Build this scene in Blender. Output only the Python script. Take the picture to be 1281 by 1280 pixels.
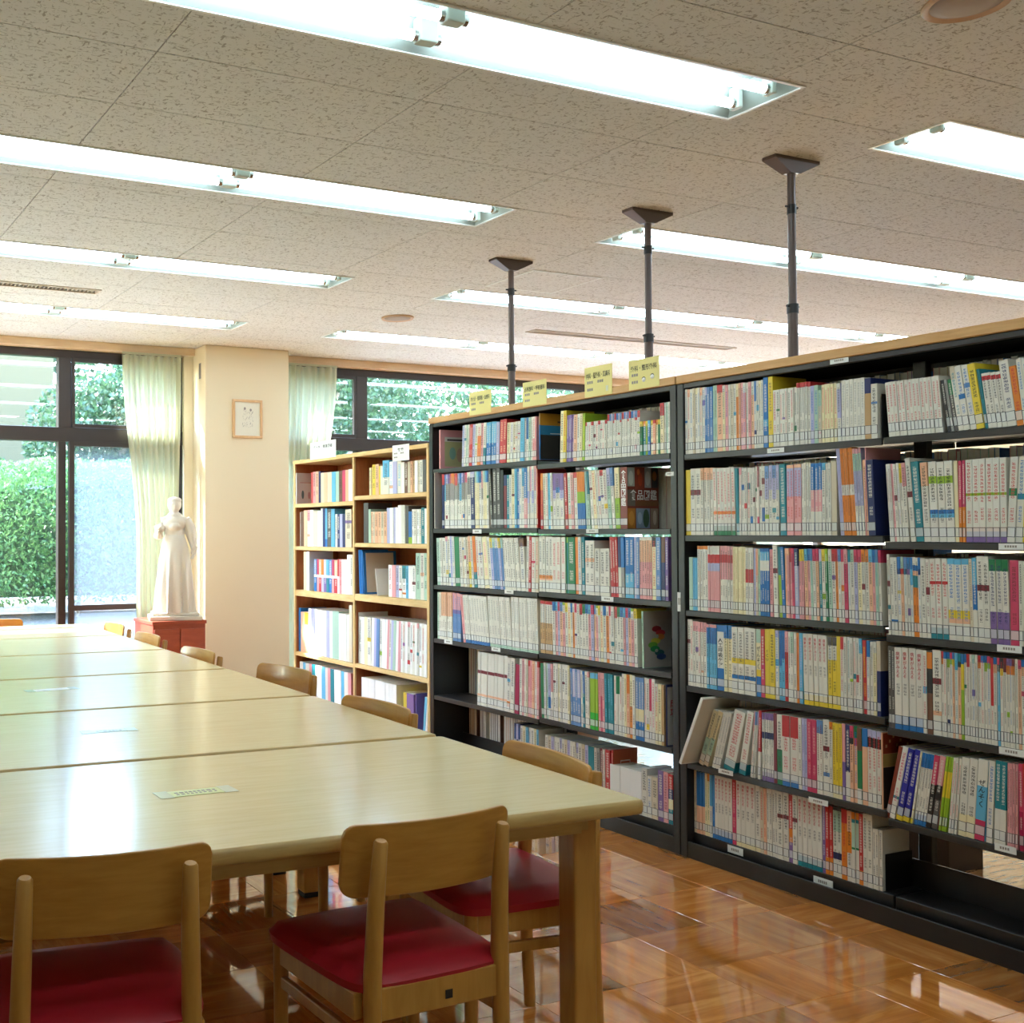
import bpy, bmesh, math, random, re
import numpy as np
from mathutils import Matrix, Vector

for o in list(bpy.data.objects):
    bpy.data.objects.remove(o)
S = bpy.context.scene
COL = bpy.context.collection
random.seed(7)
RNG = np.random.default_rng(7)

# ------------------------------------------------------------------ camera
H = 1.32                                   # lens height above the floor
F_PX, CXP, CYP = 1392.38, 320.0, 640.0     # focal length and principal point in photo pixels (1281 x 1280, right-hand crop)
YAW, PITCH, ROLL = map(math.radians, (24.349, 1.048, -0.106))


def cam_axes():
    cy, sy, cp, sp, cr, sr = math.cos(YAW), math.sin(YAW), math.cos(PITCH), math.sin(PITCH), math.cos(ROLL), math.sin(ROLL)
    right = Vector((cy, -sy, 0)); fwd = Vector((sy, cy, 0)); up = Vector((0, 0, 1))
    f2 = fwd * cp + up * sp; u2 = up * cp - fwd * sp
    return right * cr + u2 * sr, u2 * cr - right * sr, f2


CR, CU, CF = cam_axes()
cam = bpy.data.objects.new('camera', bpy.data.cameras.new('camera'))
COL.objects.link(cam)
cam.matrix_world = Matrix(((CR.x, CU.x, -CF.x, 0), (CR.y, CU.y, -CF.y, 0), (CR.z, CU.z, -CF.z, H), (0, 0, 0, 1)))
cam.data.sensor_fit = 'HORIZONTAL'
cam.data.sensor_width = 36.0
cam.data.lens = F_PX / 1281.0 * 36.0
cam.data.shift_x = (640.5 - CXP) / 1281.0
cam.data.shift_y = (CYP - 640.0) / 1281.0
cam.data.clip_start = 0.05
S.camera = cam

# ------------------------------------------------------------------ sky, sun, exposure
SUN_DIR = Vector((-0.75, 1.0, 1.23)).normalized()
w = bpy.data.worlds.new('sky'); S.world = w; w.use_nodes = True
nt = w.node_tree
bg = nt.nodes['Background']
sky = nt.nodes.new('ShaderNodeTexSky')
sky.sky_type = 'NISHITA'; sky.sun_disc = False
sky.sun_elevation = math.asin(SUN_DIR.z)
sky.sun_rotation = math.atan2(SUN_DIR.x, SUN_DIR.y)
sky.air_density = 1.0; sky.dust_density = 0.4
nt.links.new(sky.outputs[0], bg.inputs[0])
bg.inputs[1].default_value = 2.8
sun = bpy.data.lights.new('sun', 'SUN'); sun.energy = 12.0; sun.angle = math.radians(0.6); sun.color = (1.0, 0.985, 0.96)
so = bpy.data.objects.new('sun', sun); COL.objects.link(so)
so.rotation_euler = SUN_DIR.to_track_quat('Z', 'Y').to_euler(); so.location = (-4, 12, 9)
S.view_settings.view_transform = 'Standard'
S.view_settings.look = 'None'
S.view_settings.gamma = 1.0
S.view_settings.use_curve_mapping = False
S.view_settings.exposure = 1.38
TUBE_EMIT = 6.2


# ------------------------------------------------------------------ pixel -> place
def ray(px, py):
    return CR * ((px - CXP) / F_PX) + CU * (-(py - CYP) / F_PX) + CF


def onz(px, py, z):
    d = ray(px, py); t = (z - H) / d.z
    return Vector((d.x * t, d.y * t, z))


def onx(px, py, X):
    d = ray(px, py); t = X / d.x
    return Vector((X, d.y * t, H + d.z * t))


def ony(px, py, Y):
    d = ray(px, py); t = Y / d.y
    return Vector((d.x * t, Y, H + d.z * t))


def proj(p):
    v = Vector(p) - Vector((0, 0, H)); d = v.dot(CF)
    return CXP + F_PX * v.dot(CR) / d, CYP - F_PX * v.dot(CU) / d


# ------------------------------------------------------------------ helpers
def put(o, parent=None, label=None, cat=None, group=None, kind=None):
    COL.objects.link(o)
    if parent is not None:
        o.parent = parent
    if label: o['label'] = label
    if cat: o['category'] = cat
    if group: o['group'] = group
    if kind: o['kind'] = kind
    return o


def empty(name, loc=(0, 0, 0), rz=0.0, label=None, cat=None, group=None, parent=None, kind=None):
    o = bpy.data.objects.new(name, None)
    o.empty_display_size = 0.1
    o.location = loc; o.rotation_euler = (0, 0, rz)
    return put(o, parent, label, cat, group, kind)


class MB:
    """collects faces, builds one mesh object"""
    def __init__(self):
        self.v = []; self.f = []; self.m = []; self.smooth = []

    def add(self, verts, faces, mat=0, smooth=False):
        b = len(self.v)
        self.v += [tuple(p) for p in verts]
        for f in faces:
            self.f.append([i + b for i in f]); self.m.append(mat); self.smooth.append(smooth)
        return self

    def box(self, x0, x1, y0, y1, z0, z1, mat=0):
        v = [(x0, y0, z0), (x1, y0, z0), (x1, y1, z0), (x0, y1, z0), (x0, y0, z1), (x1, y0, z1), (x1, y1, z1), (x0, y1, z1)]
        return self.add(v, [(0, 3, 2, 1), (4, 5, 6, 7), (0, 1, 5, 4), (1, 2, 6, 5), (2, 3, 7, 6), (3, 0, 4, 7)], mat)

    def bbox(self, x0, x1, y0, y1, z0, z1, b=0.004, mat=0, seg=2):
        bm = bmesh.new()
        bmesh.ops.create_cube(bm, size=1.0)
        for vv in bm.verts:
            vv.co = Vector(((x0 + x1) / 2 + vv.co.x * (x1 - x0), (y0 + y1) / 2 + vv.co.y * (y1 - y0), (z0 + z1) / 2 + vv.co.z * (z1 - z0)))
        bmesh.ops.bevel(bm, geom=bm.edges[:], offset=b, segments=seg, affect='EDGES', profile=0.5)
        bm.verts.index_update()
        self.add([vv.co for vv in bm.verts], [[x.index for x in f.verts] for f in bm.faces], mat)
        bm.free()
        return self

    def tube(self, pts, rad, n=10, mat=0, cap=True, smooth=True, sx=1.0):
        pts = [Vector(p) for p in pts]
        if not hasattr(rad, '__len__'): rad = [rad] * len(pts)
        rings = []
        for i, p in enumerate(pts):
            t = (pts[min(i + 1, len(pts) - 1)] - pts[max(i - 1, 0)]).normalized()
            ref = Vector((0, 0, 1)) if abs(t.z) < 0.9 else Vector((1, 0, 0))
            a = t.cross(ref).normalized(); b = t.cross(a).normalized()
            rings.append([p + (a * math.cos(k / n * math.tau) * sx + b * math.sin(k / n * math.tau)) * rad[i] for k in range(n)])
        v = [q for r in rings for q in r]; f = []
        for i in range(len(rings) - 1):
            for k in range(n):
                f.append((i * n + k, i * n + (k + 1) % n, (i + 1) * n + (k + 1) % n, (i + 1) * n + k))
        self.add(v, f, mat, smooth)
        if cap:
            self.add(rings[0], [list(range(n))], mat); self.add(rings[-1], [list(range(n))[::-1]], mat)
        return self

    def lathe(self, prof, n=24, c=(0, 0, 0), mat=0, smooth=True, fn=None):
        v = []; f = []
        for i, (r, z) in enumerate(prof):
            for k in range(n):
                a = k / n * math.tau
                rr = r * (fn(a, z) if fn else 1.0)
                v.append((c[0] + rr * math.cos(a), c[1] + rr * math.sin(a), c[2] + z))
        for i in range(len(prof) - 1):
            for k in range(n):
                f.append((i * n + k, i * n + (k + 1) % n, (i + 1) * n + (k + 1) % n, (i + 1) * n + k))
        f.append([k for k in range(n)][::-1]); f.append([(len(prof) - 1) * n + k for k in range(n)])
        return self.add(v, f, mat, smooth)

    def mesh(self, name, mats):
        me = bpy.data.meshes.new(name)
        me.from_pydata(self.v, [], self.f)
        for m in (mats if isinstance(mats, (list, tuple)) else [mats]):
            me.materials.append(m)
        me.polygons.foreach_set('material_index', self.m)
        me.polygons.foreach_set('use_smooth', self.smooth)
        me.update()
        return me

    def build(self, name, mats, parent=None, loc=None, rz=None, **kw):
        o = bpy.data.objects.new(name, self.mesh(name, mats))
        if loc is not None: o.location = loc
        if rz is not None: o.rotation_euler = (0, 0, rz)
        return put(o, parent, **kw)


def fix_normals(o):
    bm = bmesh.new(); bm.from_mesh(o.data)
    bmesh.ops.recalc_face_normals(bm, faces=bm.faces[:])
    bm.to_mesh(o.data); bm.free()
    return o


def copy_tree(o, parent=None):
    c = o.copy(); COL.objects.link(c); c.parent = parent
    for ch in list(o.children):
        copy_tree(ch, c)
    return c


# ------------------------------------------------------------------ materials
def lin(c):
    return tuple(((x / 255) / 12.92 if x / 255 <= 0.04045 else ((x / 255 + 0.055) / 1.055) ** 2.4) for x in c)


def mat(name, rgb=(0.5, 0.5, 0.5), rough=0.5, **kw):
    m = bpy.data.materials.new(name); m.use_nodes = True
    b = m.node_tree.nodes['Principled BSDF']
    b.inputs['Base Color'].default_value = (*rgb, 1)
    b.inputs['Roughness'].default_value = rough
    for k, v in kw.items():
        b.inputs[k].default_value = v
    return m


def N(m, t, **kw):
    n = m.node_tree.nodes.new(t)
    for k, v in kw.items():
        setattr(n, k, v)
    return n


def L(m, a, b):
    m.node_tree.links.new(a, b)


def ramp(m, fac, stops):
    r = N(m, 'ShaderNodeValToRGB')
    e = r.color_ramp.elements
    while len(e) < len(stops): e.new(0.5)
    for el, (p, c) in zip(e, stops):
        el.position = p; el.color = (*c, 1) if len(c) == 3 else c
    L(m, fac, r.inputs[0])
    return r.outputs[0]


def mapping(m, scale=(1, 1, 1), rot=(0, 0, 0), coord='Object', loc=(0, 0, 0)):
    tc = N(m, 'ShaderNodeTexCoord'); mp = N(m, 'ShaderNodeMapping')
    mp.inputs['Scale'].default_value = scale; mp.inputs['Rotation'].default_value = rot; mp.inputs['Location'].default_value = loc
    L(m, tc.outputs[coord], mp.inputs[0])
    return mp.outputs[0]


def noise(m, vec, scale=5, detail=4, rough=0.5, dist=0.0):
    n = N(m, 'ShaderNodeTexNoise')
    n.inputs['Scale'].default_value = scale; n.inputs['Detail'].default_value = detail
    n.inputs['Roughness'].default_value = rough; n.inputs['Distortion'].default_value = dist
    if vec is not None: L(m, vec, n.inputs['Vector'])
    return n.outputs[0]


def bump(m, h, s=0.2, d=0.01):
    b = N(m, 'ShaderNodeBump'); b.inputs['Strength'].default_value = s; b.inputs['Distance'].default_value = d
    L(m, h, b.inputs['Height']); L(m, b.outputs[0], m.node_tree.nodes['Principled BSDF'].inputs['Normal'])


def mixc(m, fac, a, b, mode='MIX'):
    x = N(m, 'ShaderNodeMix', data_type='RGBA', blend_type=mode)
    for s, v in ((0, fac), (6, a), (7, b)):
        if hasattr(v, 'is_linked'): L(m, v, x.inputs[s])
        else: x.inputs[s].default_value = v if not isinstance(v, tuple) else (*v[:3], 1)
    return x.outputs[2]


def math_n(m, op, a, b=None, c=None):
    x = N(m, 'ShaderNodeMath', operation=op)
    for i, v in enumerate((a, b, c)):
        if v is None: continue
        if hasattr(v, 'is_linked'): L(m, v, x.inputs[i])
        else: x.inputs[i].default_value = v
    return x.outputs[0]


def wood(name, c1, c2, rough=0.4, stretch=(1, 12, 12), scale=3.0, coat=0.0, coord='Object', rnd=0.0):
    m = mat(name, c1, rough)
    if coat:
        p = m.node_tree.nodes['Principled BSDF']
        p.inputs['Coat Weight'].default_value = coat; p.inputs['Coat Roughness'].default_value = 0.12
    v = mapping(m, stretch, coord=coord)
    n = noise(m, v, scale, 6, 0.6, 0.4)
    col = ramp(m, n, [(0.3, c2), (0.62, c1)])
    if rnd:
        oi = N(m, 'ShaderNodeObjectInfo')
        k = math_n(m, 'MULTIPLY_ADD', oi.outputs['Random'], rnd, 1 - rnd * 0.5)
        hs = N(m, 'ShaderNodeHueSaturation'); L(m, k, hs.inputs['Value']); L(m, col, hs.inputs['Color']); col = hs.outputs[0]
    L(m, col, m.node_tree.nodes['Principled BSDF'].inputs['Base Color'])
    return m


M = {}
M['table'] = wood('table_laminate', lin((228, 207, 158)), lin((221, 198, 147)), 0.19, (2.2, 26, 26), 3.0)
M['tedge'] = wood('table_edge_wood', lin((200, 168, 104)), lin((186, 150, 86)), 0.35, (3, 30, 30), 3)
M['chair'] = wood('beech_wood', lin((198, 146, 70)), lin((182, 128, 56)), 0.33, (14, 14, 2), 2.5, 0.2)
M['chairback'] = wood('beech_plywood', lin((198, 144, 66)), lin((182, 126, 52)), 0.3, (2, 14, 20), 3, 0.3)
M['vinyl'] = mat('red_vinyl', lin((176, 30, 44)), 0.38)
bump(M['vinyl'], noise(M['vinyl'], mapping(M['vinyl']), 320, 2), 0.06, 0.002)
M['black_metal'] = mat('black_metal', lin((27, 25, 25)), 0.36, Metallic=0.0)
M['dark_metal'] = mat('dark_shelf_metal', lin((46, 43, 41)), 0.34)
M['matte_black'] = mat('matte_black_paint', lin((26, 25, 25)), 0.85)
M['matte_black'].node_tree.nodes['Principled BSDF'].inputs['Specular IOR Level'].default_value = 0.12
M['topwood'] = wood('shelf_top_wood', lin((214, 166, 104)), lin((198, 148, 84)), 0.4, (18, 2, 18), 3)
M['case'] = wood('bookcase_edge_wood', lin((226, 190, 130)), lin((214, 172, 108)), 0.45, (14, 14, 3), 3)
M['caseh'] = wood('bookcase_shelf_wood', lin((228, 194, 134)), lin((214, 174, 110)), 0.45, (14, 2.5, 14), 3)
M['caseback'] = wood('bookcase_inner_wood', lin((176, 104, 58)), lin((150, 80, 42)), 0.5, (12, 12, 2), 2)  # interior boards, redder and darker than the front edges
M['plaster'] = mat('white_plaster', lin((224, 214, 198)), 0.75)
M['wall'] = mat('cream_wall_paint', lin((240, 226, 194)), 0.8)
bump(M['wall'], noise(M['wall'], mapping(M['wall']), 160, 3), 0.08, 0.003)
M['trimwood'] = wood('window_head_wood', lin((232, 208, 174)), lin((222, 194, 156)), 0.5, (2, 14, 14), 3)
M['frame'] = mat('bronze_window_frame', lin((62, 54, 50)), 0.4, Metallic=0.3)
M['white'] = mat('white_enamel', lin((240, 242, 238)), 0.35)
M['reflector'] = mat('lamp_tray_enamel', lin((166, 178, 170)), 0.5)
M['socket'] = mat('pale_plastic', lin((205, 215, 205)), 0.4)
M['chrome'] = mat('bright_metal', lin((200, 200, 198)), 0.25, Metallic=0.9)
M['rubber'] = mat('dark_rubber', lin((30, 28, 26)), 0.6)
M['pole'] = mat('brown_painted_steel', lin((98, 84, 80)), 0.32, Metallic=0.2)
M['paper'] = mat('book_pages', lin((232, 226, 210)), 0.8)
M['tag'] = mat('white_card', lin((236, 236, 230)), 0.6)
M['ink'] = mat('black_ink', lin((30, 28, 30)), 0.6)
M['redink'] = mat('red_ink', lin((190, 50, 60)), 0.6)
M['whiteink'] = mat('white_ink', lin((245, 242, 236)), 0.6)
M['yellowpaper'] = mat('yellow_paper', lin((230, 218, 138)), 0.5)
M['palegreen'] = mat('pale_green_paper', lin((216, 222, 150)), 0.3)
M['film'] = mat('clear_tape', lin((225, 228, 205)), 0.15)
M['redwood'] = wood('red_brown_wood', lin((170, 82, 52)), lin((150, 66, 40)), 0.4, (3, 3, 12), 2)
M['frameart'] = wood('picture_frame_wood', lin((226, 186, 138)), lin((214, 170, 118)), 0.45, (10, 10, 2), 3)
M['artpaper'] = mat('art_paper', lin((238, 234, 216)), 0.7)
M['grey'] = mat('grey_plastic', lin((150, 140, 130)), 0.5)
M['speaker'] = mat('speaker_grille', lin((170, 150, 132)), 0.6)
M['speaker_rim'] = mat('speaker_rim', lin((208, 172, 138)), 0.5)
M['ventdark'] = mat('vent_shadow_gap', lin((40, 36, 32)), 0.7)
M['ventmetal'] = mat('vent_metal', lin((214, 202, 186)), 0.5)
M['alu'] = mat('aluminium_edge', lin((205, 203, 198)), 0.35, Metallic=0.7)

# parquet tile
m = M['floor'] = mat('lacquered_parquet', lin((176, 110, 50)), 0.14)
p = m.node_tree.nodes['Principled BSDF']
p.inputs['Coat Weight'].default_value = 1.0; p.inputs['Coat Roughness'].default_value = 0.025; p.inputs['Coat IOR'].default_value = 1.6
oi = N(m, 'ShaderNodeObjectInfo')
tc = N(m, 'ShaderNodeTexCoord')
off = N(m, 'ShaderNodeVectorMath', operation='SCALE'); L(m, oi.outputs['Location'], off.inputs[0]); off.inputs['Scale'].default_value = 3.7
ad = N(m, 'ShaderNodeVectorMath', operation='ADD'); L(m, tc.outputs['Object'], ad.inputs[0]); L(m, off.outputs[0], ad.inputs[1])
mp = N(m, 'ShaderNodeMapping'); mp.inputs['Scale'].default_value = (1.2, 10, 5); L(m, ad.outputs[0], mp.inputs[0])
g1 = noise(m, mp.outputs[0], 2.2, 6, 0.62, 0.5)
base = ramp(m, g1, [(0.20, lin((158, 90, 36))), (0.5, lin((198, 122, 52))), (0.72, lin((224, 154, 80)))])
# strips inside a tile
sx = N(m, 'ShaderNodeSeparateXYZ'); L(m, ad.outputs[0], sx.inputs[0])
st = math_n(m, 'FLOOR', math_n(m, 'MULTIPLY', sx.outputs[1], 13.2))
wn = N(m, 'ShaderNodeTexWhiteNoise', noise_dimensions='2D')
cb = N(m, 'ShaderNodeCombineXYZ'); L(m, st, cb.inputs[0]); L(m, oi.outputs['Random'], cb.inputs[1]); L(m, cb.outputs[0], wn.inputs['Vector'])
val = math_n(m, 'ADD', math_n(m, 'MULTIPLY', wn.outputs['Value'], 0.16), math_n(m, 'MULTIPLY_ADD', oi.outputs['Random'], 0.75, 0.60))
hs = N(m, 'ShaderNodeHueSaturation'); L(m, val, hs.inputs['Value']); L(m, base, hs.inputs['Color'])
L(m, hs.outputs[0], p.inputs['Base Color'])
rw = ramp(m, noise(m, mapping(m, (1, 1, 1), coord='Object'), 9, 3), [(0.3, (0.035,) * 3), (0.7, (0.08,) * 3)]); L(m, rw, p.inputs['Roughness'])

m = M['floorfar'] = mat('lacquered_parquet_far', lin((176, 110, 50)), 0.16)  # copy of the parquet, browns dulled to weaken its orange bounce light
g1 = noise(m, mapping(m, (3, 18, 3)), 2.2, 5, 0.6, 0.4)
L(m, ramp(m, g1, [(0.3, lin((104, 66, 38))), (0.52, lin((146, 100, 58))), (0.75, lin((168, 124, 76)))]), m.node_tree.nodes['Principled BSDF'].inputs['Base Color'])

# fissured ceiling board
m = M['ceil'] = mat('fissured_ceiling_board', lin((198, 188, 172)), 0.85)
vn = noise(m, mapping(m, (36, 100, 60), (0, 0, 0.5)), 1.0, 2.5, 0.55, 1.1)
vn2 = noise(m, mapping(m, (90, 40, 60), (0, 0, -0.35)), 1.0, 2.0, 0.5, 0.8)
a = ramp(m, vn, [(0.355, (0, 0, 0)), (0.41, (1, 1, 1))]); b2 = ramp(m, vn2, [(0.325, (0, 0, 0)), (0.39, (1, 1, 1))])
pit = math_n(m, 'MULTIPLY', a, b2)
L(m, mixc(m, pit, lin((174, 169, 160)), lin((224, 223, 219))), m.node_tree.nodes['Principled BSDF'].inputs['Base Color'])
bump(m, pit, 0.35, 0.003)


def emit(name, rgb, s):
    m = bpy.data.materials.new(name); m.use_nodes = True
    nt = m.node_tree; nt.nodes.remove(nt.nodes['Principled BSDF'])
    e = nt.nodes.new('ShaderNodeEmission'); e.inputs[0].default_value = (*rgb, 1); e.inputs[1].default_value = s
    nt.links.new(e.outputs[0], nt.nodes['Material Output'].inputs[0])
    return m


M['tube'] = emit('fluorescent_tube', (0.79, 0.97, 1.10), TUBE_EMIT)

# window glass: clear pane that mirrors by Fresnel
m = M['glass'] = bpy.data.materials.new('window_glass'); m.use_nodes = True
nt = m.node_tree; nt.nodes.remove(nt.nodes['Principled BSDF'])
tr = nt.nodes.new('ShaderNodeBsdfTransparent'); tr.inputs[0].default_value = (0.95, 0.98, 0.96, 1)
gl = nt.nodes.new('ShaderNodeBsdfGlossy'); gl.inputs['Roughness'].default_value = 0.0
lw = nt.nodes.new('ShaderNodeLayerWeight'); lw.inputs[0].default_value = 0.5
pw = nt.nodes.new('ShaderNodeMath'); pw.operation = 'POWER'; pw.inputs[1].default_value = 5.0
nt.links.new(lw.outputs['Facing'], pw.inputs[0])
fr = nt.nodes.new('ShaderNodeMath'); fr.operation = 'MULTIPLY_ADD'; fr.inputs[1].default_value = 0.95; fr.inputs[2].default_value = 0.05
nt.links.new(pw.outputs[0], fr.inputs[0])
mx = nt.nodes.new('ShaderNodeMixShader')
nt.links.new(fr.outputs[0], mx.inputs[0]); nt.links.new(tr.outputs[0], mx.inputs[1]); nt.links.new(gl.outputs[0], mx.inputs[2])
nt.links.new(mx.outputs[0], nt.nodes['Material Output'].inputs[0])

# insect screen
m = M['screen'] = bpy.data.materials.new('insect_screen'); m.use_nodes = True
nt = m.node_tree; b = nt.nodes['Principled BSDF']; b.inputs['Base Color'].default_value = (*lin((150, 162, 172)), 1); b.inputs['Roughness'].default_value = 0.7
tl = nt.nodes.new('ShaderNodeBsdfTranslucent'); tl.inputs[0].default_value = (*lin((130, 144, 158)), 1)
ms = nt.nodes.new('ShaderNodeMixShader'); ms.inputs[0].default_value = 0.5
nt.links.new(b.outputs[0], ms.inputs[1]); nt.links.new(tl.outputs[0], ms.inputs[2])
tr = nt.nodes.new('ShaderNodeBsdfTransparent'); mx = nt.nodes.new('ShaderNodeMixShader'); mx.inputs[0].default_value = 0.30
nt.links.new(tr.outputs[0], mx.inputs[1]); nt.links.new(ms.outputs[0], mx.inputs[2]); nt.links.new(mx.outputs[0], nt.nodes['Material Output'].inputs[0])

# curtain cloth
m = M['curtain'] = bpy.data.materials.new('curtain_cloth'); m.use_nodes = True
nt = m.node_tree; b = nt.nodes['Principled BSDF']; b.inputs['Base Color'].default_value = (*lin((216, 212, 184)), 1); b.inputs['Roughness'].default_value = 0.9
tl = nt.nodes.new('ShaderNodeBsdfTranslucent'); tl.inputs[0].default_value = (*lin((200, 206, 178)), 1)
ms = nt.nodes.new('ShaderNodeMixShader'); ms.inputs[0].default_value = 0.4
nt.links.new(b.outputs[0], ms.inputs[1]); nt.links.new(tl.outputs[0], ms.inputs[2]); nt.links.new(ms.outputs[0], nt.nodes['Material Output'].inputs[0])

# printed book cover: colours stored per face, spine lettering from the uv map
m = M['book'] = mat('printed_book_cover', (0.8, 0.8, 0.8), 0.38)
p = m.node_tree.nodes['Principled BSDF']
ac = N(m, 'ShaderNodeAttribute', attribute_name='col'); ai = N(m, 'ShaderNodeAttribute', attribute_name='ink')
uv = N(m, 'ShaderNodeUVMap'); uv.uv_map = 'UVMap'
su = N(m, 'ShaderNodeSeparateXYZ'); L(m, uv.outputs[0], su.inputs[0])
u, v = su.outputs[0], su.outputs[1]
fu = math_n(m, 'FRACT', u); fv = math_n(m, 'FRACT', v)
inu = math_n(m, 'LESS_THAN', math_n(m, 'ABSOLUTE', math_n(m, 'SUBTRACT', fu, 0.5)), 0.26)
inv = math_n(m, 'LESS_THAN', math_n(m, 'ABSOLUTE', math_n(m, 'SUBTRACT', fv, 0.5)), 0.40)
nz = noise(m, uv.outputs[0], 6.2, 1.0, 0.4, 0.0)
gm = math_n(m, 'MULTIPLY', math_n(m, 'MULTIPLY', inu, inv), math_n(m, 'GREATER_THAN', nz, 0.48))
gm = math_n(m, 'MULTIPLY', gm, math_n(m, 'MULTIPLY', ai.outputs['Alpha'], 0.9))
L(m, mixc(m, gm, ac.outputs['Color'], ai.outputs['Color']), p.inputs['Base Color'])


# leaves
def leafmat(name, c1, c2, c3):
    m = bpy.data.materials.new(name); m.use_nodes = True
    nt = m.node_tree; b = nt.nodes['Principled BSDF']; b.inputs['Roughness'].default_value = 0.4
    n = noise(m, mapping(m, (1, 1, 1)), 14, 3, 0.7)
    c = ramp(m, n, [(0.3, c1), (0.5, c2), (0.7, c3)])
    L(m, c, b.inputs['Base Color'])
    tl = nt.nodes.new('ShaderNodeBsdfTranslucent'); L(m, c, tl.inputs[0])
    ms = nt.nodes.new('ShaderNodeMixShader'); ms.inputs[0].default_value = 0.35
    nt.links.new(b.outputs[0], ms.inputs[1]); nt.links.new(tl.outputs[0], ms.inputs[2]); nt.links.new(ms.outputs[0], nt.nodes['Material Output'].inputs[0])
    return m


M['hedge'] = leafmat('hedge_leaves', (.035, .09, .028), (.12, .26, .08), (.30, .48, .17))
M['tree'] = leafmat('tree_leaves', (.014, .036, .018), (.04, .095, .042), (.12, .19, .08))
M['bark'] = wood('tree_bark', lin((176, 158, 138)), lin((120, 104, 88)), 0.85, (6, 6, 2), 4)
M['soil'] = mat('soil', lin((120, 104, 92)), 0.95)
L(M['soil'], ramp(M['soil'], noise(M['soil'], mapping(M['soil']), 22, 5, 0.7), [(0.3, (.06, .05, .042)), (0.7, (.22, .20, .175))]), M['soil'].node_tree.nodes['Principled BSDF'].inputs['Base Color'])
M['concrete'] = mat('pale_paving', lin((224, 224, 222)), 0.85)
M['facade'] = mat('beige_render', (.060, .052, .028), 0.85)
M['facadeband'] = mat('white_band', (.085, .083, .078), 0.7)

# ================================================================== the setting
ZC = 2.75                       # ceiling
YW = 8.10                       # window wall, room side
RX0, RX1, RY0 = -3.2, 10.2, -2.2

# floor: slab, parquet tiles as pieces near the camera, the far field joined
floor = MB().box(RX0, RX1, RY0, YW + .1, -0.12, -0.010).build('floor', M['floorfar'], kind='structure', label='glossy orange brown parquet tile floor', cat='floor')
TX, TY, FX0, FY0 = 0.305, 0.290, 2.315, 2.231
tile_me = MB().bbox(-TX / 2 + .0006, TX / 2 - .0006, -TY / 2 + .0006, TY / 2 - .0006, -0.0095, 0.0, .0008, seg=1).mesh('floor_tile', M['floor'])
tile_me90 = MB().bbox(-TY / 2 + .0006, TY / 2 - .0006, -TX / 2 + .0006, TX / 2 - .0006, -0.0095, 0.0, .0008, seg=1).mesh('floor_tile', M['floor'])
far = MB()
for i in range(-18, 26):
    for j in range(-15, 20):
        cx, cy = FX0 + (i + .5) * TX, FY0 + (j + .5) * TY
        if not (RX0 + .16 < cx < RX1 - .16 and RY0 + .15 < cy < YW - .12):
            continue
        if 0.55 < cx < 3.75 and 1.75 < cy < 5.4:
            odd = (i + j) % 2
            o = bpy.data.objects.new('floor_tile', tile_me90 if odd else tile_me)
            o.location = (cx, cy, 0); o.rotation_euler = (0, 0, math.pi / 2 if odd else 0)
            put(o, floor)
        else:
            far.box(cx - TX / 2 + .0006, cx + TX / 2 - .0006, cy - TY / 2 + .0006, cy + TY / 2 - .0006, -.0095, 0)
far.build('floor_tile_field', M['floorfar'], floor, kind='stuff')

# ceiling: slab and boards with openings for the lamps
ROWS = (2.665, 4.145, 5.605, 7.06)
LFIX = [(0.50, 3.07, y) for y in (-0.28, 1.19) + ROWS]  # rows before ROWS are out of view, added for their light
RFIX = [(3.80, 8.78, y) for y in (1.19,) + ROWS]  # row before ROWS is likewise unseen, added for its light
HOLES = [(a, b, y - .147, y + .147) for a, b, y in LFIX + RFIX] + [(0.2, 1.86, 6.345, 6.435), (5.05, 6.97, 6.345, 6.435)]
ceiling = MB().box(RX0, RX1, RY0, YW + .1, ZC + .13, ZC + .25).build('ceiling', M['white'], kind='structure', label='suspended ceiling of fissured beige boards', cat='ceiling')


def subtract(r, holes):
    rs = [r]
    for h in holes:
        out = []
        for (a, b, c, d) in rs:
            x0, x1, y0, y1 = max(a, h[0]), min(b, h[1]), max(c, h[2]), min(d, h[3])
            if x0 >= x1 or y0 >= y1:
                out.append((a, b, c, d)); continue
            if a < x0: out.append((a, x0, c, d))
            if x1 < b: out.append((x1, b, c, d))
            if c < y0: out.append((x0, x1, c, y0))
            if y1 < d: out.append((x0, x1, y1, d))
        rs = out
    return rs


BX, BY = 0.92, 0.4387
farb = MB()
for i in range(-5, 11):
    for j in range(-13, 13):
        x0, y0 = 1.09 + i * BX, 3.115 + j * BY
        r = (max(x0, RX0) + .0021, min(x0 + BX, RX1) - .0021, max(y0, RY0) + .0021, min(y0 + BY, YW + .05) - .0021)
        if r[1] - r[0] < .02 or r[3] - r[2] < .02: continue
        rs = subtract(r, HOLES)
        if not rs: continue
        near = r[1] > 0.2 and r[3] > 1.8
        mb = MB() if near else farb
        for (a, b, c, d) in rs:
            mb.box(a, b, c, d, ZC, ZC + .012)
        if near:
            mb.build('ceiling_tile', M['ceil'], ceiling)
farb.build('ceiling_tile_field', M['ceil'], ceiling, kind='stuff')

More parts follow.
